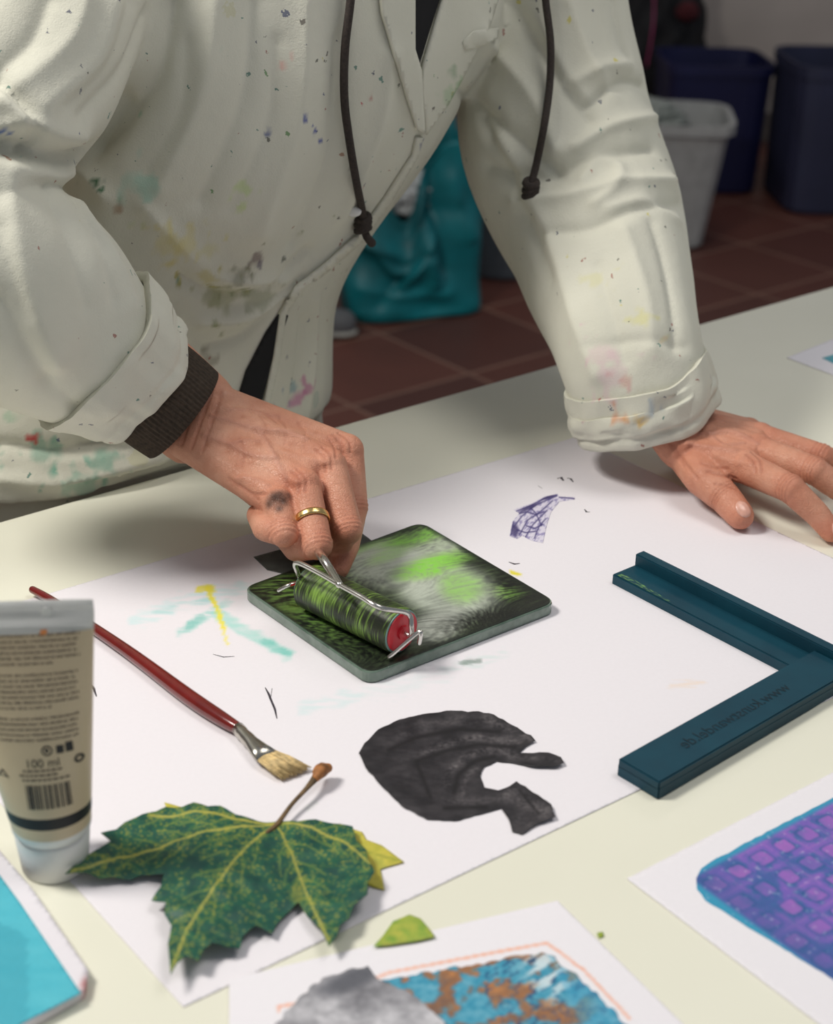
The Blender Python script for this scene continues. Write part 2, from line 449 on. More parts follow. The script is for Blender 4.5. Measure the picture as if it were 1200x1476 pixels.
darks = [([(600, 1098), (640, 1084), (690, 1074), (742, 1078)], 3), ([(654, 1144), (660, 1118), (684, 1098), (712, 1092)], 3), ([(560, 1082), (600, 1064), (660, 1052), (720, 1056)], 3), ([(640, 1166), (700, 1164)], 3), ([(748, 1140), (776, 1176)], 2), ([(600, 1100), (620, 1150)], 3)]
def fig(u, v, x, y):
    n = fbm(u * .03, v * .05, 2, 4); n2 = fbm(u * .20, v * .30, 6, 2); n3 = noise.noise(Vector((u * .05 + v * .12, v * .2 - u * .05, 4)))
    c = lerp3((24, 22, 27), (62, 59, 62), n * 1.2 + .38 + n3 * .3 + n2 * .15)
    for L, w, a_ in forms:
        d = segd(u, v, L) * (1 + .4 * n3); c = lerp3(c, (146, 140, 139), exp(-(d / w) ** 2) * a_ * (.26 + n * .5 + n2 * .55))
    for L, w in darks: c = lerp3(c, (12, 10, 14), exp(-(segd(u, v, L) / w) ** 2) * .8)
    return c
o = sheet("paper_cutout", rough_outline(cut, .9, 7), LZ, fig, .0010, M_print, lambda u, v: .0003 + .0018 * sstep(740, 800, u), thick=.0002)
tag(o, "black photocopied cut-out of a crouching figure, lying on the paper", "paper cutout")
ml = [[(740, 760), (752, 744), (772, 728), (802, 715)], [(748, 772), (760, 750), (778, 738), (796, 722)], [(756, 776), (768, 756), (788, 736)], [(742, 742), (758, 738), (772, 742), (784, 738)], [(764, 732), (772, 740), (780, 758)], [(806, 717), (828, 719)], [(744, 737), (764, 729), (784, 719), (802, 714)], [(736, 772), (740, 752)], [(770, 776), (776, 760), (786, 748)], [(745, 764), (757, 768), (772, 766)], [(758, 758), (770, 762), (782, 756)]]
def mini(u, v, x, y):
    h1 = noise.noise(Vector(((u + v) * .5, (u - v) * .12, 1))); h2 = noise.noise(Vector((u * .16, v * .22, 4)))
    c = lerp3((222, 217, 232), (128, 120, 172), sstep(.0, .35, h1 + h2 * .8) * .7)
    for L in ml: c = lerp3(c, (52, 44, 104), exp(-(segd(u, v, L) / .95) ** 2) * .85)
    return lerp3(c, (50, 42, 92), max(soft(u, v, 742, 765, 5, 9, 0, .6), soft(u, v, 762, 732, 15, 2.6, -25, .6), soft(u, v, 790, 717, 10, 2, -18, .5)) * .75)
o = sheet("paper_cutout", [(734, 773), (738, 752), (748, 740), (740, 735), (765, 726), (784, 716), (803, 712), (806, 716), (828, 717), (828, 720), (806, 723), (794, 738), (788, 756), (782, 783), (765, 779), (752, 772), (745, 777)], TZ + .0007, mini, .0005, M_print, thick=.00015)
tag(o, "tiny purple ink drawing cut-out on the white paper", "paper cutout")

# ------------------------------------------------------------ leaves
leaf = [(400, 1188), (372, 1188), (340, 1185), (318, 1176), (300, 1176), (280, 1167), (262, 1171), (240, 1169), (225, 1176), (205, 1180), (180, 1193), (168, 1203), (146, 1211), (160, 1221), (140, 1236), (128, 1245), (95, 1276), (130, 1270), (145, 1274), (165, 1270), (190, 1272), (205, 1266), (237, 1272),
        (232, 1290), (219, 1307), (240, 1315), (238, 1334), (248, 1350), (243, 1380), (247, 1427), (258, 1408), (268, 1398), (287, 1403), (294, 1386), (307, 1376), (326, 1378), (346, 1374), (350, 1358), (370, 1343), (392, 1352), (400, 1336), (412, 1322), (430, 1307), (444, 1330), (462, 1350), (474, 1381), (486, 1366), (490, 1350), (503, 1342), (510, 1322), (529, 1308), (530, 1290), (540, 1274), (530, 1256), (528, 1240), (514, 1222), (508, 1200), (490, 1192), (455, 1187), (430, 1191)]
V0 = (396, 1190)
mv = [[V0, (355, 1235), (315, 1290), (270, 1360), (248, 1420)], [V0, (330, 1208), (250, 1225), (170, 1243), (105, 1272)], [V0, (420, 1235), (440, 1290), (474, 1372)],
      [V0, (450, 1198), (500, 1225), (532, 1262)], [V0, (340, 1192), (280, 1182), (215, 1182)]]
sv = []
for L in mv:
    pts = catmull([p + (0,) for p in L], 6)
    for i in range(4, len(pts) - 2, 3):
        p = pts[i]; d = pts[i + 1] - pts[i]; a = math.atan2(d[1], d[0])
        for sgn in (-1, 1):
            ln = 60 * (1 - i / len(pts)) + 18
            sv.append([(p[0], p[1]), (p[0] + cos(a + sgn * .75) * ln * .5, p[1] + sin(a + sgn * .75) * ln * .38), (p[0] + cos(a + sgn * .6) * ln, p[1] + sin(a + sgn * .6) * ln * .75)])
def leafc(u, v, x, y):
    n = fbm(u * .03, v * .04, 1, 4); n2 = noise.noise(Vector((u * .30, v * .38, 2))); n4 = fbm(u * .09, v * .12, 4, 3); n5 = noise.noise(Vector((u * .5, v * .6, 12)))
    c = lerp3((8, 64, 58), (32, 100, 72), n + .5 + n4 * .6)
    d = min(segd(u, v, L) for L in mv); ds = min(segd(u, v, L) for L in sv)
    c = lerp3(c, (130, 142, 66), exp(-(ds / 1.5) ** 2) * .75)
    c = lerp3(c, (132, 142, 58), exp(-(d / 14) ** 2) * sstep(-.1, .4, n2 + n4) * .75)
    c = lerp3(c, (188, 178, 82), exp(-(d / 1.8) ** 2) * 1.0)
    c = lerp3(c, (150, 148, 60), sstep(.24, .44, n2 * .8 + .5 * n5 + .5 * n4 + n * .5) * .8)
    c = lerp3(c, (178, 160, 64), soft(u, v, 430, 1296, 9, 18, 0, .6) * .5)
    return c
def leafz(u, v):
    return .002 + .004 * (1 + sin(u * .025 + v * .01)) * sstep(0, 120, math.hypot(u - 396, (v - 1190) * 1.6)) * .8 + .0015 * noise.noise(Vector((u * .03, v * .05, 3)))
M_leaf = attr_mat("leaf_surface", .5, .5, 250, .12, 200)
lf = sheet("leaf", leaf, TZ + .0026, leafc, .0009, M_leaf, leafz)
stem = swept("leaf_stem", [Z(385, 1200, TZ + .006), Z(400, 1187, TZ + .0055), Z(420, 1160, TZ + .007), Z(442, 1136, TZ + .0085), Z(457, 1118, TZ + .009), Z(464, 1108, TZ + .009)], [.0012, .0014, .0012, .0014, .0026, .0036], mat("leaf_stem_skin", (104, 82, 54), .6, var=.3, scale=120), round_end=True)
tips = swept("leaf_stem_base", [Z(456, 1120, TZ + .010), Z(462, 1111, TZ + .010), Z(472, 1107, TZ + .009)], [.0026, .0042, .0028], mat("leaf_stem_bulb", (150, 98, 52), .6, var=.3, scale=200), round_end=True)
adopt(lf, [stem, tips]); tips["label"] = "orange-brown bulb end"
tag(lf, "large dark green maple-like leaf with yellow veins", "leaf")
def ylc(u, v, x, y):
    n = fbm(u * .05, v * .06, 1, 4)
    d = segd(u, v, [(480, 1205), (520, 1228), (575, 1242)])
    c = lerp3((178, 176, 66), (222, 204, 88), n + .5); c = lerp3(c, (110, 130, 50), exp(-(d / 1.6) ** 2) * .5)
    return lerp3(c, (80, 120, 50), sstep(.15, .4, n) * .3)
yl = sheet("leaf", [(237, 1158), (262, 1165), (330, 1180), (400, 1195), (470, 1195), (498, 1193), (522, 1201), (528, 1212), (550, 1220), (582, 1244), (560, 1250), (548, 1254), (554, 1284), (538, 1280), (500, 1262), (440, 1240), (360, 1230), (290, 1200), (245, 1180)], LZ, ylc, .0018, M_leaf, lambda u, v: .0004)
tag(yl, "yellow-green leaf beneath the larger green leaf", "leaf")
gl = sheet("leaf", [(538, 1366), (552, 1350), (566, 1330), (590, 1320), (606, 1326), (618, 1340), (627, 1352), (600, 1358), (560, 1364)], TZ + .0024, lambda u, v, x, y: lerp3((120, 160, 60), (196, 190, 80), fbm(u * .06, v * .08) + .5), .0018, M_leaf, lambda u, v: .0005)
tag(gl, "small light green leaf tip", "leaf")
bit = sheet("leaf_fragment", [(860, 1346), (868, 1344), (870, 1350), (863, 1353)], TZ + .0003, lambda u, v, x, y: (150, 170, 60), .001, M_leaf, thick=.0006)
tag(bit, "tiny green leaf crumb on the table", "leaf")

# ------------------------------------------------------------ gel plate
GZ = TZ + .0088
def round_poly(P, r, n=6):
    out = []
    for i in range(len(P)):
        p0, p1, p2 = P[i - 1], P[i], P[(i + 1) % len(P)]
        a = (p0 - p1).normalized(); b = (p2 - p1).normalized()
        h = math.acos(max(-1, min(1, a.dot(b)))) / 2; L = r / math.tan(h)
        s, t = p1 + a * L, p1 + b * L
        for k_ in range(n + 1):
            q = k_ / n; out.append(s * (1 - q) ** 2 + p1 * 2 * q * (1 - q) + t * q * q)
    return out
gp = [Z(349, 847, GZ), Z(607, 752, GZ), Z(803, 868, GZ), Z(531, 973, GZ)]
gr = round_poly(gp, .010)
bm = bmesh.new()
cen = sum(gp, Vector()) / 4
rings = []
for dz, s in ((-.0078, .994), (-.0072, 1.0), (-.0008, 1.0), (0, .994)):
    rings.append([Vector((cen.x + (p.x - cen.x) * s, cen.y + (p.y - cen.y) * s, GZ + dz)) for p in gr])
loft(bm, rings)
k = NT("gel_silicone")
k.l(k.ramp(k.noise(60, 3).outputs['Fac'], [(.3, (96, 120, 104)), (.7, (140, 162, 146))]), k.b.inputs['Base Color'])
k.b.inputs['Roughness'].default_value = .06; k.b.inputs['Transmission Weight'].default_value = .3; k.b.inputs['Coat Weight'].default_value = .8
M_gel = k.m
gel = from_bm("gel_plate", bm, M_gel, smooth=False)
EDG = [(349, 847), (607, 752), (803, 868), (531, 973), (349, 847)]
def ink(u, v, x, y):
    a = fbm(u * .010, v * .024, 1, 3)
    # brush strokes fan along a slowly turning direction
    th = .35 + .5 * noise.noise(Vector((u * .006, v * .012, 3))) + (u - 560) * .0015
    cx_, sx_ = cos(th), sin(th); vv = v * 2.0
    sA = noise.noise(Vector(((u * cx_ - vv * sx_) * .022, (u * sx_ + vv * cx_) * .16, 6)))
    sB = noise.noise(Vector(((u * cx_ - vv * sx_) * .045, (u * sx_ + vv * cx_) * .33, 2)))
    fn = fbm(u * .16, v * .32, 9, 2)
    st = sA * .9 + sB * .45 + fn * .35
    c = lerp3((20, 24, 20), (70, 84, 58), .34 + a + st * .7)
    g = max(soft(u, v, 500, 795, 140, 40, -20, .6), soft(u, v, 590, 775, 92, 30, 0, .6), soft(u, v, 450, 870, 95, 36, 30, .6) * .75, soft(u, v, 728, 854, 28, 11, 10, .6))
    c = lerp3(c, (118, 164, 70), g * sstep(-.45, .5, st + a * .3) * .95)
    w = max(soft(u, v, 562, 812, 92, 36, 8, .45), soft(u, v, 642, 850, 74, 40, 12, .35), soft(u, v, 612, 790, 60, 26, -10, .5) * .85)
    c = lerp3(c, (186, 194, 180), w * (.90 + .30 * (st * .6 + a)))
    w2 = soft(u, v, 628, 904, 44, 22, -15, .5); c = lerp3(c, (168, 172, 164), w2 * (.8 + .3 * st))
    c = lerp3(c, (206, 212, 202), soft(u, v, 572, 802, 48, 14, 5, .6) * .6)
    g2 = max(soft(u, v, 622, 816, 48, 14, -14, .6), soft(u, v, 664, 846, 30, 22, 10, .5) * .6, soft(u, v, 598, 776, 46, 9, -15, .7) * .85, soft(u, v, 560, 800, 30, 9, -20, .6) * .4, soft(u, v, 510, 792, 50, 8, -20, .6) * .45)
    c = lerp3(c, (142, 212, 82), g2 * (.8 + .6 * st))
    dk = max(soft(u, v, 728, 890, 74, 15, -8, .6), soft(u, v, 765, 862, 32, 18, 20, .6) * .7, soft(u, v, 695, 798, 60, 7, 32, .6) * .8)
    c = lerp3(c, (22, 24, 22), dk * (.75 - st * .7))
    m = min(segd(u, v, EDG) / 8, 1)
    return lerp3((18, 24, 20), c, m ** .7)
M_ink = attr_mat("wet_ink", .42, .3, 600, .06, 500, coat=.04)
g2r = [px(Vector((cen.x + (p.x - cen.x) * .985, cen.y + (p.y - cen.y) * .985, GZ + .0002))) for p in gr]
inkl = sheet("ink_layer", g2r, GZ + .0002, ink, .0007, M_ink, thick=.0002)
adopt(gel, [inkl]); tag(gel, "square translucent gel printing plate inked black and green", "printing plate")
inkl["label"] = "layer of black and bright green ink"

# ------------------------------------------------------------ brayer
PT = GZ + .0006; RR = .0153; AZ = PT + RR
M_chrome = mat("chrome_wire", (214, 212, 206), .22, 1, var=.03)
A0 = Z(578, 910, AZ); A1 = Z(447, 845, AZ); axd = (A1 - A0).normalized()
n_u = Vector((0, 0, 1)); n_v = axd.cross(n_u)
V, Fa, cols = [], [], []
Ld = (A1 - A0).length; NA, NR = 200, 110
for i in range(NA + 1):
    f = i / NA; r_ = RR * (.95 if i in (0, NA) else 1)
    for j in range(NR):
        t = 2 * pi * j / NR
        V.append(A0 + axd * (Ld * f) + (n_u * cos(t) + n_v * sin(t)) * r_)
        sk_ = f + .03 * sin(t)
        q = noise.noise(Vector((sk_ * 60, cos(t) * 1.0, sin(t) * 1.0))); q2 = noise.noise(Vector((sk_ * 130, cos(t) * 2, sin(t) * 2 + 5))); q3 = noise.noise(Vector((f * 4, cos(t) * 1.5, sin(t) * 1.5 + 9)))
        c_ = lerp3((30, 38, 22), (88, 116, 48), sstep(-.4, .4, q * .7 + q2 * .5 + q3 * .7)); c_ = lerp3(c_, (140, 178, 78), sstep(.12, .55, q * .7 + q2 * .6 + q3 * .4) * .8)
        cols.append(s2l(c_) + (1,))
for i in range(NA):
    for j in range(NR):
        j2 = (j + 1) % NR; Fa.append((i * NR + j, i * NR + j2, (i + 1) * NR + j2, (i + 1) * NR + j))
Fa.append(tuple(range(NR))[::-1]); Fa.append(tuple(range(NA * NR, (NA + 1) * NR)))
drum = mkobj("roller_drum", V, Fa, M_ink, cols=cols); drum["label"] = "rubber drum coated in black and green ink"
brayer = empty("ink_roller", (A0 + A1) / 2); brayer.location = Vector(((A0.x + A1.x) / 2, (A0.y + A1.y) / 2, PT))
bp = [drum]
M_red = mat("red_plastic", (206, 34, 50), .35, var=.05); M_cyan = mat("pale_rim_rubber", (120, 156, 150), .5)
for P, sg in ((A0, -1), (A1, 1)):
    bm = bmesh.new()
    d = axd * sg
    sweep(bm, [P - d * .001, P + d * .0012, P + d * .0018, P + d * .0012, P + d * .0012, P + d * .003, P + d * .0034], [.0134, .0134, .0124, .0112, .0050, .0046, .003], n=48)
    c = from_bm("end_cap", bm, M_red, smooth=False); c["label"] = "red plastic end cap"; bp.append(c)
    bm = bmesh.new(); sweep(bm, [P - d * .0005, P + d * .0005], [.0147, .0145], n=48); bp.append(from_bm("end_rim", bm, M_cyan, smooth=False))
ax0 = A0 - axd * .0085; ax1 = A1 + axd * .0085
bp.append(swept("axle", [ax0, ax1], .0014, M_chrome, smoothn=0, round_end=True))
nk = Z(489, 843, .802)
fr = [ax0, ax0 + Vector((0, 0, .0075)), ax0 + Vector((0, 0, .015)) + axd * .0035, Z(548, 876, .800), Z(520, 860, .802), nk]
bp.append(swept("wire_frame", fr, .0017, M_chrome, n=12, round_end=True))
fr2 = [nk, Z(460, 826, .802), Z(432, 812, .802), Z(425, 814, .799), Z(430, 828, .789), ax1 + Vector((0, 0, .001))]
bp.append(swept("wire_frame", fr2, .0017, M_chrome, n=12, round_end=True))
bp.append(swept("rest_foot", [ax1, Z(418, 843, .776), Z(402, 851, .771)], .0015, M_chrome, n=10, round_end=True))
bp.append(swept("rest_foot", [Z(561, 947, .7618), Z(582, 928, .771), Z(603, 911, .779), Z(606, 914, .778), Z(604, 927, .771)], .0015, M_chrome, n=10, round_end=True, smoothn=4))
H0 = Z(462, 800, .803); Hn = D(448, 782, 1.125)
bp.append(swept("neck", [nk, Z(476, 822, .803), H0, Hn], [.0024, .0028, .003, .0034], M_chrome, round_end=True))
H1 = D(365, 708, 1.150); hd = (H1 - Hn)
bp.append(swept("handle", [Hn + hd * f for f in (0, .1, .4, .8, 1)], [.006, .0075, .0085, .0085, .007], mat("black_handle_plastic", (30, 28, 30), .4), round_end=True))
adopt(brayer, bp); tag(brayer, "ink roller with chrome wire frame and red end caps", "ink roller")

# ------------------------------------------------------------ paint brush
bz = TZ + .0056
def B(u, v, z=bz): return Z(u, v, z)
hb = swept("brush_handle", [B(47, 850), B(80, 869), B(180, 936), B(270, 1003), B(318, 1035), B(343, 1050)], [.0026, .0030, .0040, .0050, .0046, .0036], mat("red_lacquer", (108, 28, 24), .18, var=.1, scale=60, Coat_Weight=.6), round_end=True, n=20)
bdir = (B(385, 1090) - B(343, 1050)).normalized(); bside = Vector((-bdir.y, bdir.x, 0))
def flatring(c, w, h, n=20): return [c + bside * (w * cos(2 * pi * i / n)) + Vector((0, 0, h * sin(2 * pi * i / n))) for i in range(n)]
bm = bmesh.new()
L = [(343, 1050, .0040, .0040), (348, 1056, .0042, .0042), (352, 1060, .0039, .0039), (357, 1065, .0045, .0041), (362, 1070, .0043, .0039), (374, 1081, .0062, .0034), (386, 1091, .0076, .0028)]
loft(bm, [flatring(B(a, b), w, h) for a, b, w, h in L])
fer = from_bm("brush_ferrule", bm, mat("aluminium_ferrule", (190, 186, 176), .25, 1))
bm = bmesh.new()
c0 = B(384, 1089); c1 = B(424, 1114, TZ + .003); bd2 = (c1 - c0)
for i in range(420):
    s = random.uniform(-1, 1); h = random.uniform(-1, 1) * sqrt(1 - s * s)
    a = c0 + bside * s * .0070 + Vector((0, 0, h * .0024)); Lr = random.uniform(.80, 1.10)
    b = c0 + bd2 * Lr + bside * (s * .0092 + random.gauss(0, .0008)) + Vector((0, 0, h * .0015 + random.uniform(0, .001)))
    b.z = max(b.z, TZ + .001)
    sweep(bm, [a, (a + b) / 2 + Vector((0, 0, .0006)), b], [.00045, .00045, .0002], n=4)
bris = from_bm("brush_bristles", bm, mat("cream_bristles", (204, 180, 130), .6, var=.15, scale=300)); bris["kind"] = "stuff"
adopt(hb, [fer, bris]); hb.name = "paintbrush"
tag(hb, "flat paintbrush with dark red lacquered handle and cream bristles", "paintbrush")

# ------------------------------------------------------------ L-shaped square
k = NT("blue_green_plastic")
k.l(k.ramp(k.noise(25, 4).outputs['Fac'], [(.3, (2, 52, 68)), (.7, (6, 64, 80))]), k.b.inputs['Base Color'])
k.b.inputs['Roughness'].default_value = .5; k.b.inputs['Specular IOR Level'].default_value = .35; k.bump(k.noise(80, 3).outputs['Fac'], .12, .001); M_sq = k.m
SZ = TZ + .0006
O_ = Z(1141, 962, SZ + .007)
d1 = (Z(882, 828, SZ + .007) - O_); d2 = (Z(890, 1098, SZ + .009) - O_); d1.z = d2.z = 0
L1, L2 = d1.length, d2.length
d1.normalize(); d2.normalize()
W1 = W2 = .031
perp1 = Vector((-d1.y, d1.x, 0));  perp1 = perp1 if perp1.dot(-d2) > 0 else -perp1
perp2 = Vector((-d2.y, d2.x, 0));  perp2 = perp2 if perp2.dot(-d1) > 0 else -perp2
def isect(p, a, q, b):
    den = a.x * b.y - a.y * b.x; w = q - p; return p + a * ((w.x * b.y - w.y * b.x) / den)
Ob = Vector((O_.x, O_.y, SZ))
outc = isect(Ob + perp1 * W1, d1, Ob + perp2 * W2, d2)
def prism(bm, poly, z0, z1, bev=.0008):
    vs = [bm.verts.new((p.x, p.y, z0)) for p in poly]; f = bm.faces.new(vs)
    r = bmesh.ops.extrude_face_region(bm, geom=[f]); vv = [x for x in r['geom'] if isinstance(x, bmesh.types.BMVert)]
    for x in vv: x.co.z = z1
    es = list({e_ for x in vv for e_ in x.link_edges})
    bmesh.ops.recalc_face_normals(bm, faces=bm.faces)
    bmesh.ops.bevel(bm, geom=es, offset=bev, segments=2, affect='EDGES')
bm = bmesh.new()
a_in = Ob + d1 * L1; b_in = Ob + d2 * L2
prism(bm, [Ob, a_in, a_in + perp1 * W1, outc, b_in + perp2 * W2, b_in], SZ, SZ + .0075)
sq = from_bm("corner_square", bm, M_sq, smooth=False)
bm = bmesh.new()
rw = .0085
ci = isect(Ob + perp1 * (W1 - rw), d1, Ob + perp2 * W2, d2)
Xc = isect(Ob + perp1 * (W1 - rw), d1, Ob, d2)
prism(bm, [a_in + perp1 * W1, a_in + perp1 * (W1 - rw), ci, outc], SZ + .0074, SZ + .0165)
rail = from_bm("raised_rail", bm, M_sq, smooth=False)
bm = bmesh.new()
prism(bm, [b_in + perp2 * (W2 - .0002), b_in + perp2 * .0002, Xc + perp2 * .0002, ci - perp2 * .0002], SZ + .0060, SZ + .0115)
rail2 = from_bm("raised_arm", bm, M_sq, smooth=False)
def text_mesh(s, size, sp=1.0, off=0):
    cu = bpy.data.curves.new("t", 'FONT'); cu.body = s; cu.size = size; cu.align_x = 'CENTER'; cu.align_y = 'CENTER'; cu.space_character = sp; cu.offset = off
    ob = bpy.data.objects.new("t", cu); link(ob)
    dg = bpy.context.evaluated_depsgraph_get(); dg.update()
    me = bpy.data.meshes.new_from_object(ob.evaluated_get(dg))
    bpy.data.objects.remove(ob)
    return me
M_deb = mat("engraved_lettering", (0, 32, 44), .75)
tc_ = Ob + d2 * (L2 * .47) + perp2 * (W2 * .50); tc_.z = SZ + .0116
me = text_mesh("www.kunstwandel.de", .0118, 1.0)
for v_ in me.vertices: v_.co = tc_ + d2 * v_.co.x - perp2 * v_.co.y + Vector((0, 0, .0001))
me.materials.clear(); me.materials.append(M_deb); tx = link(bpy.data.objects.new("engraved_text", me))
V, Fa, cc = [], [], []
sm_o = Ob + d1 * (L1 - .004) + Vector((0, 0, .0077))
for i in range(41):
    for j in range(9):
        V.append(sm_o - d1 * (i * .0012) + perp1 * (.001 + j * .0007 * (1 - i / 60)))
        n_ = noise.noise(Vector((i * .3, j * .5, 3))); cc.append(s2l(lerp3((4, 56, 72), (110, 150, 90), sstep(.0, .4, n_ + .15 - i * .004))) + (1,))
for i in range(40):
    for j in range(8): a_ = i * 9 + j; Fa.append((a_, a_ + 1, a_ + 10, a_ + 9))
smr = mkobj("dried_paint", V, Fa, M_print, cols=cc)
adopt(sq, [rail, rail2, tx, smr]); tag(sq, "dark teal plastic L-shaped corner square lying on the paper", "corner square")

# ------------------------------------------------------------ paint tube
tb = Z(80, 1246, TZ); wv = Vector((1, .12, 0)).normalized(); fv = Vector((.12, -1, 0)).normalized()
capH = .024
topc = tb + Vector((0, 0, .155)) + wv * -.0085 + Vector((0, .004, 0))
botc = tb + Vector((0, 0, capH + .006))
def tp(h):
    c = botc.lerp(topc, h)
    return c, .0205 + (.0368 - .0205) * min(1, h * 1.05), max(.0007, .0205 * (1 - h) ** .75 if h < .93 else .0010)
def tring(h, n=48):
    c, w, t = tp(h); return [c + wv * (w * cos(2 * pi * i / n)) + fv * (t * sin(2 * pi * i / n)) for i in range(n)]
hs = [i / 40 for i in range(41)]
bm = bmesh.new()
lowr = [[tb + Vector((0, 0, capH)) + wv * (r * cos(2 * pi * i / 48)) + fv * (r * sin(2 * pi * i / 48)) + Vector((0, 0, z)) for i in range(48)] for r, z in ((.012, -.001), (.0185, 0), (.0203, .003))]
loft(bm, lowr + [tring(h) for h in hs])
M_beige = mat("beige_tube_print", (200, 182, 152), .35, var=.03, scale=12)
M_whitep = mat("white_plastic", (222, 222, 220), .35, var=.02)
M_blackp = mat("black_print", (24, 24, 28), .5)
M_crimp = mat("clear_crimp_plastic", (222, 224, 222), .2, var=.03, Transmission_Weight=.35)
tube = from_bm("paint_tube", bm, None)
for m_ in (M_beige, M_whitep, M_blackp, M_crimp): tube.data.materials.append(m_)
for p in tube.data.polygons:
    z = (p.center.z - botc.z) / (topc.z - botc.z)
    p.material_index = 1 if z < .0 else 2 if .045 < z < .098 else 3 if z > .885 else 0
bm = bmesh.new()
sweep(bm, [tb + Vector((0, 0, .0004)), tb + Vector((0, 0, .001)), tb + Vector((0, 0, capH - .002)), tb + Vector((0, 0, capH))], [.0165, .0172, .0192, .0185], n=48)
cap = from_bm("tube_cap", bm, M_whitep); cap["label"] = "white screw cap"
def tsurf(x, h):
    c, w, t = tp(h); s = max(-.98, min(.98, x / w)); return c + wv * x + fv * (t * sqrt(1 - s * s) + .0003)
Ht = (topc - botc).length
def add_rect(V, Fa, x0, x1, h0, h1):
    n = max(1, int(abs(x1 - x0) / .002))
    for i in range(n):
        a = x0 + (x1 - x0) * i / n; b = x0 + (x1 - x0) * (i + 1) / n
        k0 = len(V); V += [tsurf(a, h0), tsurf(b, h0), tsurf(b, h1), tsurf(a, h1)]; Fa.append((k0, k0 + 1, k0 + 2, k0 + 3))
M_txt = mat("brown_print", (92, 80, 70), .5)
V, Fa = [], []
for r in range(20):
    h = .865 - r * .0225
    if r in (6, 14): continue
    x = -.031; xe = .029 - .002 * random.random() - (.012 if r in (5, 13) else 0) - r * .0004
    while x < xe:
        w = random.uniform(.0010, .0040)
        xx = x
        while xx < min(x + w, xe):
            add_rect(V, Fa, xx, xx + .0006, h + random.choice((0, 0, .001)), h + random.choice((.008, .008, .0105))); xx += .0009
        x += w + .0009
small = mkobj("small_print", V, Fa, M_txt, smooth=False); small["kind"] = "stuff"
V, Fa = [], []
x = -.007
while x < .0145:
    w = random.choice((.0003, .0004, .0007, .001)); add_rect(V, Fa, x, x + w, .145, .25); x += w + random.choice((.0003, .0006, .0007))
barc = mkobj("barcode", V, Fa, M_blackp, smooth=False)
V, Fa = [], []
def circ(cx, hc, r, r2):
    n = 20; k0 = len(V)
    for i in range(n):
        a = 2 * pi * i / n
        V.append(tsurf(cx + r * cos(a), hc + r * sin(a) / Ht)); V.append(tsurf(cx + r2 * cos(a), hc + r2 * sin(a) / Ht))
    for i in range(n):
        j = (i + 1) % n; Fa.append((k0 + 2 * i, k0 + 2 * j, k0 + 2 * j + 1, k0 + 2 * i + 1))
circ(.006, .395, .0027, .0020); circ(.0205, .335, .0024, .0012)
add_rect(V, Fa, .005, .0068, .389, .403); add_rect(V, Fa, .0105, .0140, .378, .412); add_rect(V, Fa, .0150, .0185, .378, .420)
tri = [(-.0205, .275), (-.0145, .275), (-.0175, .310)]
for i in range(3):
    a, b, c_ = tri[i], tri[(i + 1) % 3], tri[i - 1]
    k0 = len(V); V += [tsurf(*a), tsurf(*b), tsurf(b[0] * .85 + c_[0] * .15, b[1] * .85 + c_[1] * .15), tsurf(a[0] * .85 + c_[0] * .15, a[1] * .85 + c_[1] * .15)]; Fa.append((k0, k0 + 1, k0 + 2, k0 + 3))
sym = mkobj("printed_symbols", V, Fa, M_blackp, smooth=False)
me = text_mesh("100 ml", .0062, 1.0, 0)
for v_ in me.vertices: v_.co = tsurf(.003 + v_.co.x, .342 + v_.co.y / Ht)
me.materials.clear(); me.materials.append(M_blackp); t1 = link(bpy.data.objects.new("volume_text", me))
V, Fa = [], []
for r, (x0, x1) in enumerate(((-.007, .012), (-.009, .010), (-.008, .013))):
    x = x0; h = .308 - r * .020
    while x < x1:
        w = random.uniform(.001, .003); add_rect(V, Fa, x, x + w, h, h + .008); x += w + .0006
sm2 = mkobj("small_print", V, Fa, M_txt, smooth=False); sm2["kind"] = "stuff"
bm = bmesh.new()
hc = tsurf(.014, .955); sweep(bm, [hc + fv * -.0001, hc + fv * .0004], [.0028, .0028], n=20)
hole = from_bm("hang_hole", bm, M_whitep, smooth=False)
V, Fa = [], []
add_rect(V, Fa, .010, .0125, .868, .885); add_rect(V, Fa, .0105, .0135, .876, .892)
orn = mkobj("paint_smear", V, Fa, mat("orange_paint", (220, 140, 80), .5), smooth=False)
adopt(tube, [cap, small, barc, sym, t1, sm2, hole, orn]); tag(tube, "beige 100 ml acrylic paint tube standing on its white cap", "paint tube")

# ------------------------------------------------------------ PERSON : hands
k = NT("skin")
n1 = k.noise(34, 5)
col = k.ramp(n1.outputs['Fac'], [(.3, (190, 128, 102)), (.5, (207, 149, 122)), (.72, (220, 168, 142))])
n3 = k.noise(260, 3); col = k.mix(k.math('MULTIPLY', n3.outputs['Fac'], .3), col, (182, 110, 88))
a = k.n('ShaderNodeAttribute'); a.attribute_name = 'Col'
col = k.mix(1.0, col, a.outputs['Color'], 'MULTIPLY')
k.l(col, k.b.inputs['Base Color'])
k.b.inputs['Roughness'].default_value = .48
k.b.inputs['Subsurface Weight'].default_value = .05; k.b.inputs['Subsurface Radius'].default_value = (.008, .0035, .002)
k.b.inputs['Subsurface Scale'].default_value = .4
vo = k.n('ShaderNodeTexVoronoi'); vo.feature = 'DISTANCE_TO_EDGE'; vo.inputs['Scale'].default_value = 620
dn = k.noise(70, 3); vm = k.n('ShaderNodeVectorMath'); vm.operation = 'MULTIPLY_ADD'; vm.inputs[1].default_value = (.008, .008, .008)
k.l(dn.outputs['Color'], vm.inputs[0]); k.l(k.coord(), vm.inputs[2]); k.l(vm.outputs[0], vo.inputs['Vector'])
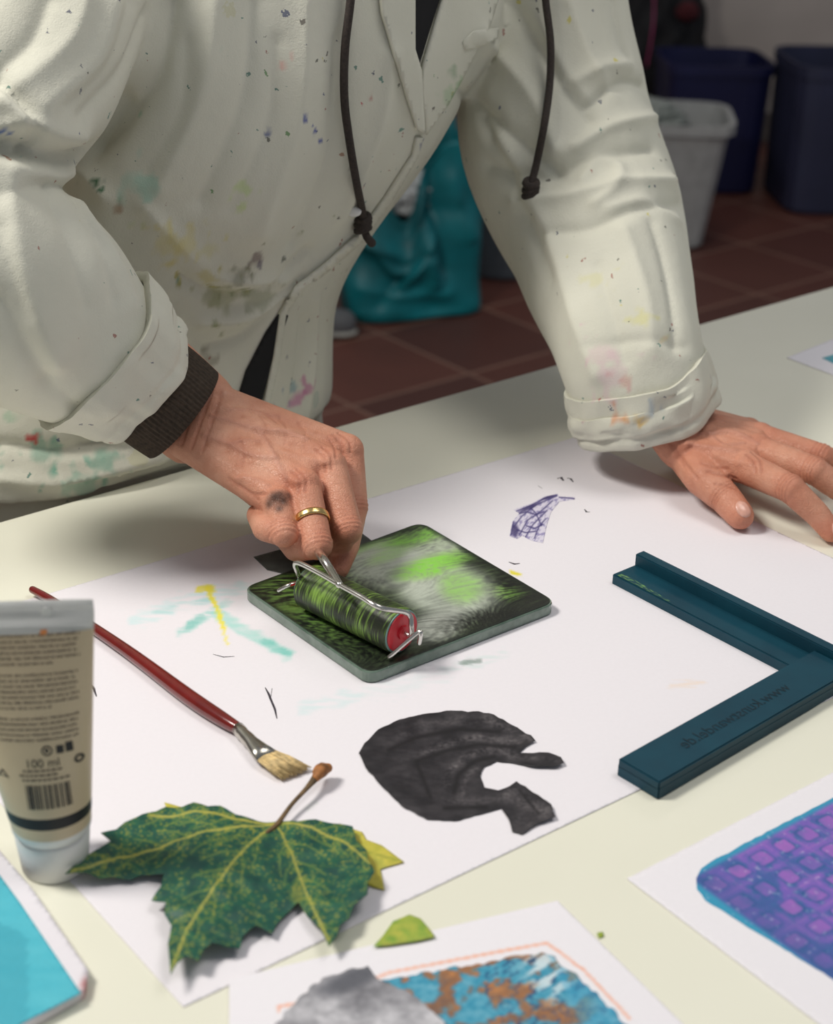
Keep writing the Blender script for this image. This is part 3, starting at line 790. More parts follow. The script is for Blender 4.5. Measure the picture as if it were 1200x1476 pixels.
vo2 = k.n('ShaderNodeTexVoronoi'); vo2.feature = 'DISTANCE_TO_EDGE'; vo2.inputs['Scale'].default_value = 260; k.l(vm.outputs[0], vo2.inputs['Vector'])
e1 = k.math('MINIMUM', k.math('MULTIPLY', vo.outputs['Distance'], 5.0), .5); e2 = k.math('MINIMUM', k.math('MULTIPLY', vo2.outputs['Distance'], 8.0), .6)
wr = k.noise(90, 5, .7)
k.bump(k.math('ADD', k.math('ADD', e1, e2), k.math('MULTIPLY', wr.outputs['Fac'], 3.0)), .5, .0006)
M_skin = k.m
RH = dict(
 idx=[(300, 580, 1.140, .0155), (499, 650, 1.130, .0124), (509, 730, 1.118, .0104), (500, 787, 1.108, .0088), (488, 820, 1.097, .0074)],
 mid=[(292, 594, 1.132, .0155), (474, 671, 1.108, .0124), (500, 762, 1.085, .0106), (477, 795, 1.112, .0092), (450, 785, 1.135, .0080)],
 rin=[(280, 614, 1.128, .0155), (437, 700, 1.088, .0120), (457, 784, 1.062, .0103), (427, 791, 1.086, .0091), (405, 768, 1.118, .0078)],
 pin=[(268, 634, 1.128, .0145), (400, 724, 1.078, .0110), (409, 768, 1.062, .0095), (382, 762, 1.070, .0088), (371, 742, 1.100, .0078)],
)
bm = bmesh.new()
keys = list(RH)
for kf, J in RH.items():
    P = [(D(a, b, c), r) for a, b, c, r in J]
    for (p, r), (q, s) in zip(P, P[1:]): rcone(bm, p, r, q, s)
    ball(bm, P[1][0] + (C - P[1][0]).normalized() * .0014, P[1][1] * 1.03)
    ball(bm, P[2][0], P[2][1] * 1.06)
for ka, kb in zip(keys, keys[1:]):
    A_, B_ = RH[ka], RH[kb]
    for f in (.33, .67):
        p = D(*A_[0][:3]).lerp(D(*B_[0][:3]), f); q = D(*A_[1][:3]).lerp(D(*B_[1][:3]), f)
        q = p.lerp(q, .93)
        rcone(bm, p, .0150, q, .0103)
rcone(bm, D(300, 610, 1.15), .018, D(440, 700, 1.14), .016)
rcone(bm, D(290, 630, 1.15), .018, D(385, 712, 1.115), .014)
rcone(bm, D(310, 600, 1.16), .016, D(470, 672, 1.145), .014)
rcone(bm, D(305, 620, 1.165), .016, D(400, 700, 1.17), .014); rcone(bm, D(400, 700, 1.17), .013, D(455, 748, 1.155), .011); rcone(bm, D(455, 748, 1.155), .011, D(480, 785, 1.135), .009)
for a, b in (((302, 576), (175, 470)), ((285, 603), (165, 490)), ((266, 632), (150, 515))):
    rcone(bm, D(a[0], a[1], 1.140), .0185, D(b[0], b[1], 1.12), .024)
handR = from_bm("hand_tmp", bm, M_skin)
LH = dict(
 idx=[(985, 650, .784, .0155), (1074, 674, .786, .0128), (1138, 704, .786, .0110), (1176, 740, .771, .0096), (1197, 766, .7600, .0083)],
 mid=[(985, 630, .790, .0160), (1092, 650, .789, .0128), (1172, 678, .791, .0109), (1226, 716, .773, .0095), (1250, 738, .7602, .0082)],
 rin=[(985, 614, .790, .0155), (1094, 632, .786, .0122), (1182, 658, .785, .0105), (1238, 682, .770, .0092), (1268, 698, .7600, .0080)],
 pin=[(985, 604, .784, .0145), (1078, 622, .779, .0108), (1146, 645, .775, .0092), (1190, 660, .765, .0083), (1216, 670, .7590, .0074)],
)
bm = bmesh.new()
for kf, J in LH.items():
    P = [(Z(a, b, c), r) for a, b, c, r in J]
    for (p, r), (q, s) in zip(P, P[1:]): rcone(bm, p, r, q, s)
    ball(bm, P[1][0] + Vector((0, 0, .0010)), P[1][1] * 1.02); ball(bm, P[2][0], P[2][1] * 1.06)
for ka, kb in zip(keys, keys[1:]):
    A_, B_ = LH[ka], LH[kb]
    for f in (.33, .67):
        p = Z(*A_[0][:3]).lerp(Z(*B_[0][:3]), f); q = Z(*A_[1][:3]).lerp(Z(*B_[1][:3]), f); q = p.lerp(q, .94)
        rcone(bm, p, .0152, q, .0110)
TH = [(985, 645, .782, .0175), (1012, 688, .776, .0148), (1044, 717, .769, .0126), (1066, 743, .7625, .0108)]
P = [(Z(a, b, c), r) for a, b, c, r in TH]
for (p, r), (q, s) in zip(P, P[1:]): rcone(bm, p, r, q, s)
rcone(bm, Z(1005, 660, .774), .018, Z(1060, 668, .773), .015); rcone(bm, Z(1000, 640, .775), .018, Z(1070, 645, .774), .015)
for u0, v0 in ((980, 644), (980, 624), (982, 606)):
    rcone(bm, Z(u0, v0, .788), .0182, D(915 + (u0 - 980), 520 + (v0 - 622), 1.285), .022)
handL = from_bm("hand_tmp", bm, M_skin)
for h in (handR, handL):
    bake(h, [('REMESH', dict(mode='VOXEL', voxel_size=.0010)), ('SMOOTH', dict(iterations=8, factor=.5))])
def over_table(co):
    d = (co[:, 0] - E0.x) * nrm.x + (co[:, 1] - E0.y) * nrm.y
    return d > -.002
co = getco(handL.data); m_ = over_table(co) & (co[:, 2] < TZ + .0012); co[m_, 2] = TZ + .0012; setco(handL.data, co)
def line_dist(co, pts, gap=.0036):
    best = np.full(len(co), 1e9)
    for a_, b_ in zip(pts, pts[1:]):
        ab = b_ - a_; L = ab @ ab
        if L > gap: continue
        t = np.clip(((co - a_) @ ab) / max(L, 1e-12), 0, 1)[:, None]
        best = np.minimum(best, np.linalg.norm(co - a_ - t * ab, axis=1))
    return best
def bvh_of(o):
    me = o.data; return BVHTree.FromPolygons([v_.co.copy() for v_ in me.vertices], [tuple(p.vertices) for p in me.polygons])
def hit_line(bvh, pts, n=6):
    out = []
    for p in catmull([q + (0,) for q in pts], n):
        r = bvh.ray_cast(C, ray(p[0], p[1]).normalized(), 4)
        if r[0] is not None: out.append(np.array(r[0]))
    return out
def tint(me, spots, creases=(), lines=()):
    co = getco(me); no = getno(me); n = len(co); col = np.ones((n, 4), np.float32)
    for p, r, c, a in spots:
        d = np.linalg.norm(co - np.array(p), axis=1); w = np.exp(-(d / r) ** 2) * a
        for i in range(3): col[:, i] = col[:, i] * (1 - w) + c[i] * w
    for P, wd, am, cc, ca_ in lines:
        if len(P) < 2: continue
        w = np.exp(-(line_dist(co, P, .001) / wd) ** 2); co = co + no * (w * am)[:, None]
        for i in range(3): col[:, i] = col[:, i] * (1 - w * ca_) + cc[i] * w * ca_
    for p, ax_, half in creases:
        p = np.array(p); ax_ = np.array(ax_) / np.linalg.norm(ax_)
        dd = co - p; s = dd @ ax_; r = np.linalg.norm(dd, axis=1)
        wob = .0008 * np.sin(r * 900 + s * 300)
        for off, am in ((-.0040, .00040), (-.0013, .00065), (.0013, .00065), (.0040, .00040)):
            w = np.exp(-((s - off + wob) / .0008) ** 2) * np.clip((half - r) / .003, 0, 1); co = co - no * (w * am)[:, None]
            wc = w * .45
            for i, cc in enumerate((.70, .52, .46)): col[:, i] = col[:, i] * (1 - wc) + cc * wc
    setco(me, co)
    ca = me.color_attributes.new('Col', 'FLOAT_COLOR', 'POINT'); ca.data.foreach_set('color', col.ravel())
bvR = bvh_of(handR); bvL = bvh_of(handL)
pink = (1.02, .79, .73); spots = []; creases = []
for kf, J in RH.items():
    P = [D(a, b, c) for a, b, c, r in J]
    for i in (1, 2): spots.append((P[i], .013, pink, .8))
    spots.append((P[4], .012, (1.0, .76, .70), .8))
    creases.append((P[2], P[2] - P[1], .0135))
def spot(bvh, u, v):
    r = bvh.ray_cast(C, ray(u, v).normalized(), 4); return r[0] if r[0] is not None else Vector((9, 9, 9))
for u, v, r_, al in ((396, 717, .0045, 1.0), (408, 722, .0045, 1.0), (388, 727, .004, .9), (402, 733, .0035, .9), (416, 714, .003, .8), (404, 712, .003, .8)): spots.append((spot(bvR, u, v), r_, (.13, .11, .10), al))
for u, v in ((350, 600), (372, 640), (420, 640), (330, 650), (455, 625), (310, 600), (382, 612), (340, 670), (300, 640), (398, 655), (362, 668)): spots.append((spot(bvR, u, v), .0020, (.74, .58, .48), .55))
vein = (.84, .80, .86); crs = (.70, .53, .48); no_ = (1, 1, 1)
RL = [([(305, 600), (335, 608), (370, 618), (405, 622), (440, 632)], .0024, .0014, vein, .55), ([(295, 628), (330, 640), (360, 655), (395, 660)], .0024, .0014, vein, .55), ([(370, 618), (385, 640), (400, 668), (412, 690)], .0022, .0013, vein, .55), ([(340, 690), (362, 690), (385, 700)], .002, .0010, vein, .4), ([(330, 590), (360, 592), (400, 600)], .002, .0009, vein, .4), ([(330, 640), (350, 634), (372, 636)], .0018, .0009, vein, .4),
      ([(400, 622), (440, 622), (480, 632)], .003, .0010, no_, 0), ([(400, 650), (440, 660), (468, 666)], .003, .0011, no_, 0), ([(370, 665), (405, 684), (430, 695)], .003, .0011, no_, 0), ([(350, 690), (375, 702), (395, 715)], .003, .0009, no_, 0),
      ([(480, 628), (492, 640), (494, 655)], .0012, -.0009, crs, .6), ([(488, 624), (503, 636), (505, 652)], .0011, -.0009, crs, .6), ([(472, 630), (482, 645), (484, 660)], .0011, -.0008, crs, .6), ([(455, 648), (468, 660), (468, 680)], .0012, -.0009, crs, .6), ([(464, 644), (476, 656), (478, 676)], .0011, -.0008, crs, .6), ([(420, 680), (432, 692), (430, 710)], .0012, -.0009, crs, .6), ([(428, 676), (441, 690), (440, 708)], .0011, -.0008, crs, .6),
      ([(290, 570), (275, 600), (262, 640)], .0014, -.0010, crs, .5), ([(305, 566), (292, 600), (276, 646)], .0013, -.0009, crs, .5), ([(320, 566), (308, 600), (292, 650)], .0014, -.0008, crs, .4), ([(360, 590), (380, 596), (400, 610)], .0013, -.0006, crs, .4), ([(345, 700), (365, 712), (385, 712)], .0013, -.0009, crs, .5), ([(330, 690), (350, 704), (372, 720)], .0012, -.0008, crs, .5), ([(345, 630), (352, 650), (350, 672)], .0012, -.0005, crs, .35), ([(400, 600), (412, 616), (410, 640)], .0012, -.0004, crs, .3), ([(430, 610), (440, 625), (438, 645)], .0011, -.0004, crs, .3), ([(375, 600), (384, 615), (380, 630)], .0011, -.0004, crs, .3)]
tint(handR.data, spots, creases, [(hit_line(bvR, a), b, c, d, f) for a, b, c, d, f in RL])
spots = []; creases = []
for kf, J in list(LH.items()) + [('th', TH)]:
    P = [Z(a, b, c) for a, b, c, r in J]
    for i in (1, 2): spots.append((P[i], .013, pink, .75))
    spots.append((P[-1], .013, (1.02, .70, .63), .85)); creases.append((P[2], P[2] - P[1], .016))
spots.append((Z(1000, 650, .79), .05, (.97, .84, .79), .6))
LL = [([(985, 622), (1020, 625), (1055, 622), (1090, 640)], .0024, .0014, vein, .55), ([(990, 640), (1025, 645), (1060, 650)], .0024, .0013, vein, .55), ([(1020, 625), (1040, 640), (1070, 640)], .002, .0011, vein, .5),
      ([(1030, 655), (1055, 665), (1080, 668)], .003, .0010, no_, 0), ([(1040, 632), (1070, 640), (1095, 648)], .003, .0009, no_, 0), ([(970, 640), (985, 665), (1005, 690)], .0014, -.0009, crs, .5), ([(1020, 680), (1040, 685), (1060, 690)], .0016, -.0011, crs, .5), ([(1030, 698), (1048, 700), (1062, 706)], .0013, -.0007, crs, .5), ([(1012, 668), (1030, 674), (1048, 676)], .0013, -.0007, crs, .4),
      ([(960, 625), (968, 645), (985, 672)], .0014, -.0008, crs, .4), ([(1075, 655), (1086, 665), (1088, 680)], .0012, -.0009, crs, .6), ([(1083, 652), (1095, 663), (1097, 680)], .0012, -.0008, crs, .6)]
tint(handL.data, spots, creases, [(hit_line(bvL, a), b, c, d, f) for a, b, c, d, f in LL])
# body core
bm = bmesh.new()
P0 = E0 + e * ((-.186 - E0.x) / e.x); hipc = P0 - nrm * .148; hipc.z = .80
shR = D(60, -230, 1.12); elR = D(-80, 330, 1.04); wrR = D(175, 485, 1.12)
shL = D(775, -230, 1.345); elL = D(835, 250, 1.39); wrL = D(915, 520, 1.285)
ch = (shR + shL) / 2 + Vector((0, 0, -.03))
rcone(bm, hipc, .11, ch + Vector((0, 0, -.12)), .11)
rcone(bm, hipc - e * .05, .10, shR + e * .07, .08); rcone(bm, hipc + e * .05, .10, shL - e * .07, .08)
rcone(bm, shR + e * .03, .05, shL - e * .03, .05)
rcone(bm, shR, .048, elR, .036); rcone(bm, elR, .036, wrR, .028)
rcone(bm, shL, .048, elL, .036); rcone(bm, elL, .036, wrL, .028)
nb = ch + Vector((0, 0, .06)); hdp = nb + nrm * .10 + Vector((0, 0, .17))
rcone(bm, nb, .055, hdp - Vector((0, 0, .04)), .05)
Rf = Matrix.Rotation(math.atan2(nrm.y, nrm.x), 3, 'Z') @ Matrix.Rotation(radians(30), 3, 'Y')
ball(bm, hdp + Vector((0, 0, .03)), .1, .95, .76, 1.12, Rf)
def hp(f, s, u_): return hdp + Vector((0, 0, .03)) + Rf @ Vector((f, s, u_))
rcone(bm, hp(.09, 0, .015), .009, hp(.112, 0, -.018), .013)
ball(bm, hp(.08, 0, -.055), .02, 1, 1.4, .6, Rf); ball(bm, hp(.055, 0, -.085), .035, 1, 1, .8, Rf)
for s in (-1, 1): ball(bm, hp(0, s * .078, -.01), .028, .7, .3, 1.1, Rf); ball(bm, hp(.078, s * .032, .012), .014, 1, 1, .8, Rf)
for s in (-1, 1):
    h_ = hipc + e * (s * .085); kn = h_ + Vector((0, 0, -.36)) + nrm * -.01; an = Vector((kn.x, kn.y, .09)) - nrm * .06
    rcone(bm, h_, .085, kn, .055); rcone(bm, kn, .055, an, .038); rcone(bm, an - Vector((0, 0, .045)), .034, an + nrm * .14 - Vector((0, 0, .055)), .028)
body = from_bm("body_tmp", bm, M_skin)
bake(body, [('REMESH', dict(mode='VOXEL', voxel_size=.009)), ('SMOOTH', dict(iterations=5, factor=.5))])
tint(body.data, [])
bmj = bmesh.new()
for o_ in (body, handR, handL): bmj.from_mesh(o_.data)
me = bpy.data.meshes.new("person"); bmj.to_mesh(me); bmj.free()
me.polygons.foreach_set('use_smooth', [True] * len(me.polygons)); me.materials.append(M_skin)
for o_ in (body, handR, handL): bpy.data.objects.remove(o_)
person = link(bpy.data.objects.new("person", me))
tag(person, "person in paint-splattered off-white smock leaning over the table, rolling ink", "person")
pk = []
M_nail = mat("fingernail", (218, 166, 148), .28, var=.04, scale=300, Coat_Weight=.2)
def patch_disc(name, bvh, c, xd, yd, nd, w, h, off, m, n=8, th=.0004):
    V, Fa = [], []
    for i in range(n + 1):
        for j in range(n + 1):
            x = -1 + 2 * i / n; y = -1 + 2 * j / n
            X = x * sqrt(1 - y * y / 2); Y = y * sqrt(1 - x * x / 2)
            p = c + xd * (X * w) + yd * (Y * h) + nd * .02
            r = bvh.ray_cast(p, -nd, .05)
            V.append((r[0] + nd * off) if r[0] is not None else c + xd * (X * w) + yd * (Y * h))
    for i in range(n):
        for j in range(n):
            a_ = i * (n + 1) + j; Fa.append((a_, a_ + n + 1, a_ + n + 2, a_ + 1))
    ob = mkobj(name, V, Fa, m); md = ob.modifiers.new('t', 'SOLIDIFY'); md.thickness = th; md.offset = 0; return ob
for J, nd0 in ((TH, Vector((.25, -.75, .5))), (LH['idx'], Vector((.25, -.4, .8))), (LH['mid'], Vector((.15, -.35, .9))), (LH['rin'], Vector((0.1, -.2, 1))), (LH['pin'], Vector((0, 0, 1)))):
    p = Z(*J[-1][:3]); q = Z(*J[-2][:3]); d = (p - q).normalized(); nd = (nd0 - d * nd0.dot(d)).normalized(); sd = d.cross(nd)
    pk.append(patch_disc("fingernail", bvL, p + d * .002, sd, d, nd, .0056, .0066, .0001, M_nail))
J = RH['rin']; p1 = D(*J[1][:3]); p2 = D(*J[2][:3]); dr = (p2 - p1).normalized(); rc = p1.lerp(p2, .60)
bm = bmesh.new(); N0 = dr.orthogonal().normalized(); B0 = dr.cross(N0)
rr = []
for off, rad in ((-.0026, .0112), (-.0024, .0120), (-.0010, .0124), (0, .0122), (.0010, .0124), (.0024, .0120), (.0026, .0112), (0, .0108)):
    rr.append([rc + dr * off + (N0 * cos(2 * pi * i / 48) + B0 * sin(2 * pi * i / 48)) * (rad + .0001) for i in range(48)])
loft(bm, rr + [rr[0]], cap=False)
ring = from_bm("finger_ring", bm, mat("gold", (232, 198, 132), .25, 1, var=.03)); ring["label"] = "broad gold band"
pk.append(ring)
bm = bmesh.new()
ball(bm, hp(-.018, 0, .022), .108, .95, .84, 1.08, Rf); ball(bm, hp(-.06, 0, -.03), .075, .9, .95, 1.0, Rf)
hair = from_bm("hair", bm, mat("brown_hair", (70, 48, 36), .6, var=.3, scale=90, bump=.5)); pk.append(hair)
bm = bmesh.new()
for s in (-1, 1):
    h_ = hipc + e * (s * .085); kn = h_ + Vector((0, 0, -.36)) - nrm * .01; an = Vector((kn.x, kn.y, .09)) - nrm * .06
    rcone(bm, h_, .098, kn, .072); rcone(bm, kn, .072, an, .058)
tr = from_bm("trousers", bm, mat("dark_denim", (26, 26, 32), .85))
bake(tr, [('REMESH', dict(mode='VOXEL', voxel_size=.008)), ('SMOOTH', dict(iterations=3, factor=.5))]); pk.append(tr)
for s in (-1, 1):
    h_ = hipc + e * (s * .085); an = Vector((h_.x, h_.y, .05)) - nrm * .07
    bm = bmesh.new(); rcone(bm, an - Vector((0, 0, .002)), .047, an + nrm * .16 - Vector((0, 0, .008)), .040)
    so = from_bm("shoe", bm, mat("shoe_leather", (40, 34, 32), .5)); pk.append(so)

# ------------------------------------------------------------ smock
def hring(c, a_, b_, n=40, sq=2.3):
    out = []
    for i in range(n):
        t = 2 * pi * i / n; x = cos(t); y = sin(t)
        x = math.copysign(abs(x) ** (2 / sq), x); y = math.copysign(abs(y) ** (2 / sq), y)
        out.append(c + e * (a_ * x) + nrm * (b_ * y))
    return out
rows = []
for zz, a_ in ((.36, .235), (.5, .225), (.62, .217), (.75, .212)):
    c = P0 - nrm * .152; c.z = zz; rows.append((c, a_, .145))
for uR, v, W, t, b_ in ((462, 600, 310, 1.375, .14), (475, 450, 293, 1.35, .135), (531, 330, 290, 1.32, .135), (628, 205, 300, 1.29, .135), (690, 100, 315, 1.27, .135), (728, 0, 330, 1.25, .13), (735, -150, 325, 1.23, .125)):
    w = W * t / F; ex = sqrt(max(.0004, w * w - (abs(nrm.x) * b_) ** 2)) / e.x
    rows.append((D(uR - W, v, t), ex, b_))
c = D(405, -250, 1.22); rows.append((c, .15, .10)); c2 = c + Vector((0, 0, .035)); rows.append((c2, .09, .085)); rows.append((c2 + Vector((0, 0, .03)) + nrm * .01, .07, .07))
R4 = catmull([tuple(c) + (a_, b_) for c, a_, b_ in rows], 5)
bm = bmesh.new(); loft(bm, [hring(Vector(r[:3]), r[3], r[4]) for r in R4])
SR = [(60, -260, 1.12, 125), (75, -120, 1.10, 150), (62, 0, 1.08, 152), (10, 110, 1.055, 150), (-62, 215, 1.035, 145), (-85, 315, 1.035, 150), (-20, 398, 1.05, 160), (60, 455, 1.08, 150), (130, 508, 1.10, 118), (190, 550, 1.122, 88)]
SL = [(765, -250, 1.33, 115), (780, -120, 1.34, 120), (790, 0, 1.355, 114), (795, 110, 1.37, 132), (803, 200, 1.375, 142), (840, 300, 1.365, 138), (879, 420, 1.32, 119), (912, 525, 1.275, 104), (926, 580, 1.278, 97)]
for S in (SR, SL):
    P = catmull([tuple(D(u, v, t)) + (h * t / F,) for u, v, t, h in S], 5)
    sweep(bm, [p[:3] for p in P], [float(p[3]) for p in P], n=32)
k = NT("splattered_cotton")
nA = k.noise(5, 4); base = k.ramp(nA.outputs['Fac'], [(.3, (202, 201, 186)), (.7, (217, 216, 202))])
a = k.n('ShaderNodeAttribute'); a.attribute_name = 'Col'
base = k.mix(1.0, base, a.outputs['Color'], 'MULTIPLY')
dist = k.noise(90, 4, .7)
vm = k.n('ShaderNodeVectorMath'); vm.operation = 'MULTIPLY_ADD'
k.l(dist.outputs['Color'], vm.inputs[0]); vm.inputs[1].default_value = (.012, .012, .022); k.l(k.coord(), vm.inputs[2])
patchn = k.noise(7, 3)
def splat(base, scale, rad, gate, palette, al, dens=0):
    vo = k.n('ShaderNodeTexVoronoi'); vo.inputs['Scale'].default_value = scale; k.l(vm.outputs[0], vo.inputs['Vector'])
    sp = k.n('ShaderNodeSeparateColor'); k.l(vo.outputs['Color'], sp.inputs[0])
    m1 = k.math('LESS_THAN', vo.outputs['Distance'], k.math('MULTIPLY', sp.outputs[2], rad))
    g = k.math('ADD', sp.outputs[0], k.math('MULTIPLY', k.math('SUBTRACT', patchn.outputs['Fac'], .5), dens)) if dens else sp.outputs[0]
    m2 = k.math('GREATER_THAN', g, gate)
    r = k.n('ShaderNodeValToRGB'); r.color_ramp.interpolation = 'CONSTANT'; el = r.color_ramp.elements
    while len(el) < len(palette): el.new(.5)
    for i, c in enumerate(palette): el[i].position = i / len(palette); el[i].color = rgba(c)
    k.l(sp.outputs[1], r.inputs[0])
    return k.mix(k.math('MULTIPLY', k.math('MULTIPLY', m1, m2), al), base, r.outputs[0])
base = splat(base, 24, .26, .92, [(150, 180, 170), (196, 192, 130), (214, 170, 168), (140, 170, 160), (170, 160, 130)], .3, .5)
base = splat(base, 75, .20, .87, [(40, 60, 110), (50, 120, 110), (70, 60, 56), (150, 100, 70), (180, 70, 80), (70, 130, 60), (200, 190, 90)], .75, .8)
base = splat(base, 150, .26, .88, [(40, 50, 90), (60, 60, 50), (40, 110, 100), (150, 80, 70)], .75, .8)
k.l(base, k.b.inputs['Base Color']); k.b.inputs['Roughness'].default_value = .92
k.b.inputs['Sheen Weight'].default_value = .05
mpc = k.n('ShaderNodeMapping'); mpc.inputs['Scale'].default_value = (1, 1, .45); mpc.inputs['Rotation'].default_value = (.25, .45, .2); k.l(k.coord(), mpc.inputs['Vector'])
cr1 = k.noise(26, 3, .5, mpc.outputs[0])
b1 = k.n('ShaderNodeBump'); b1.inputs['Strength'].default_value = .34; b1.inputs['Distance'].default_value = .006; k.l(cr1.outputs['Fac'], b1.inputs['Height'])
b2 = k.bump(k.math('ADD', k.noise(900, 2).outputs['Fac'], k.math('MULTIPLY', k.noise(160, 5, .65).outputs['Fac'], 1.2)), .28, .001)
k.l(b1.outputs[0], b2.inputs['Normal'])
M_smock = k.m
smock = from_bm("smock", bm, M_smock)
bake(smock, [('REMESH', dict(mode='VOXEL', voxel_size=.0031)), ('SMOOTH', dict(iterations=10, factor=.5))])
bpy.context.view_layer.update()
bv = bvh_of(smock)
def hit(u, v, fallback=None):
    r = bv.ray_cast(C, ray(u, v).normalized(), 4)
    return r[0] if r[0] is not None else fallback
folds = [
 ([(0, 198), (60, 222), (125, 216), (180, 150)], .007, -.014), ([(0, 150), (60, 188), (112, 196)], .008, .008), ([(20, 240), (70, 250), (112, 246), (150, 285)], .007, .007),
 ([(0, 118), (25, 148), (50, 196)], .005, -.010), ([(0, 186), (30, 176), (52, 186), (50, 206)], .005, .009), ([(0, 215), (30, 225), (48, 208)], .004, -.009), ([(0, 140), (22, 168), (28, 192)], .004, .006), ([(10, 205), (30, 200), (44, 212)], .003, -.005),
 ([(60, 270), (100, 350), (125, 440)], .010, -.005), ([(110, 300), (160, 380), (185, 440)], .008, .006), ([(10, 270), (30, 400), (80, 520)], .012, .008), ([(0, 430), (60, 530), (110, 590)], .007, -.006), ([(0, 330), (30, 440), (70, 540)], .007, -.005), ([(90, 275), (140, 360), (160, 430)], .005, -.004), ([(40, 470), (70, 520), (90, 575)], .005, .004),
 ([(160, 10), (130, 90), (60, 150)], .010, .007), ([(210, 20), (175, 95), (110, 165)], .006, -.006), ([(70, 0), (45, 60), (0, 100)], .010, -.007), ([(120, 0), (95, 60), (20, 125)], .007, .005), ([(185, 0), (150, 90), (90, 150)], .005, -.004),
 ([(252, 0), (232, 100), (180, 180), (130, 225)], .007, -.010), ([(310, 0), (290, 130), (230, 270)], .012, .008), ([(365, 0), (350, 140), (290, 290)], .008, -.006), ([(440, 0), (430, 160), (370, 330)], .014, .009), ([(490, 60), (475, 220), (420, 350)], .007, -.006), ([(400, 60), (385, 180), (330, 300)], .005, -.003), ([(270, 60), (262, 160), (210, 250)], .005, -.004),
 ([(560, 80), (545, 190), (490, 310)], .008, .006), ([(210, 300), (270, 370), (330, 400), (400, 400)], .008, .008), ([(260, 400), (320, 425), (380, 410), (440, 360)], .005, -.007), ([(290, 465), (350, 455), (420, 410), (500, 340)], .006, .008), ([(300, 500), (350, 480), (400, 430)], .005, -.006), ([(240, 345), (290, 385), (350, 395)], .004, -.004), ([(330, 440), (380, 430), (430, 395)], .004, -.004),
 ([(120, 640), (200, 650), (290, 660)], .006, -.005), ([(0, 690), (100, 695), (230, 660)], .007, .008), ([(0, 640), (90, 650), (150, 640)], .005, -.007), ([(0, 735), (130, 712), (250, 680)], .005, -.005), ([(435, 460), (428, 540), (414, 610)], .005, -.005), ([(455, 430), (450, 520), (440, 600)], .005, .005),
 ([(700, 240), (780, 255), (860, 225), (940, 215)], .007, -.008), ([(740, 290), (820, 280), (900, 262), (965, 262)], .007, .008), ([(780, 335), (850, 325), (920, 300), (980, 296)], .006, -.006), ([(830, 210), (880, 180), (940, 170)], .006, .007), ([(850, 150), (900, 118), (940, 128)], .005, -.008), ([(820, 120), (870, 96), (915, 92)], .006, .006),
 ([(838, 256), (862, 226), (892, 236), (884, 272), (858, 292)], .005, .006), ([(880, 300), (930, 290), (975, 320)], .005, .005), ([(720, 200), (780, 320), (830, 460), (860, 540)], .009, .007), ([(690, 170), (745, 280), (790, 400)], .006, -.006), ([(900, 330), (930, 420), (940, 500)], .007, .005), ([(940, 320), (965, 400), (975, 500)], .006, -.005),
 ([(850, 500), (920, 490), (990, 500)], .005, -.003), ([(860, 380), (880, 450), (900, 520)], .006, -.004), ([(690, 50), (760, 130), (800, 215)], .009, .008), ([(735, 0), (790, 90), (850, 170)], .007, -.008), ([(820, 0), (850, 80), (880, 130)], .007, .006), ([(665, 130), (730, 190), (800, 245)], .006, -.007), ([(890, 0), (900, 60), (915, 92)], .005, -.006), ([(770, 20), (820, 110), (850, 140)], .004, .004),
]
co = getco(smock.data); no = getno(smock.data)
disp = np.zeros(len(co))
for pts, w, am in folds:
    P = hit_line(bv, pts)
    if len(P) > 1:
        d_ = line_dist(co, P); disp += am * .9 * np.exp(-(np.sqrt(d_ * d_ + 1.5e-6) / w) ** 1.2)
nzv = np.array([noise.noise(Vector((p[0] * 7, p[1] * 7, p[2] * 3.5))) * .0055 + noise.noise(Vector((p[0] * 19 + 4, p[1] * 19, p[2] * 7))) * .0022 for p in co])
low = co[:, 2] < .78
nzv[low & over_table(co - np.array(nrm) * -.03)] *= .2
co = co + no * (disp + nzv)[:, None]
m_ = over_table(co) & (co[:, 2] < TZ + .0018) & (co[:, 2] > TZ - .1) & (co[:, 0] > .02); co[m_, 2] = TZ + .0018
dd = (co[:, 0] - E0.x) * nrm.x + (co[:, 1] - E0.y) * nrm.y
m_ = (dd > -.0035) & (co[:, 2] < TZ + .012) & (co[:, 0] < .02)
co[m_] -= np.array(nrm)[None, :] * (dd[m_] + .0035)[:, None]
setco(smock.data, co)
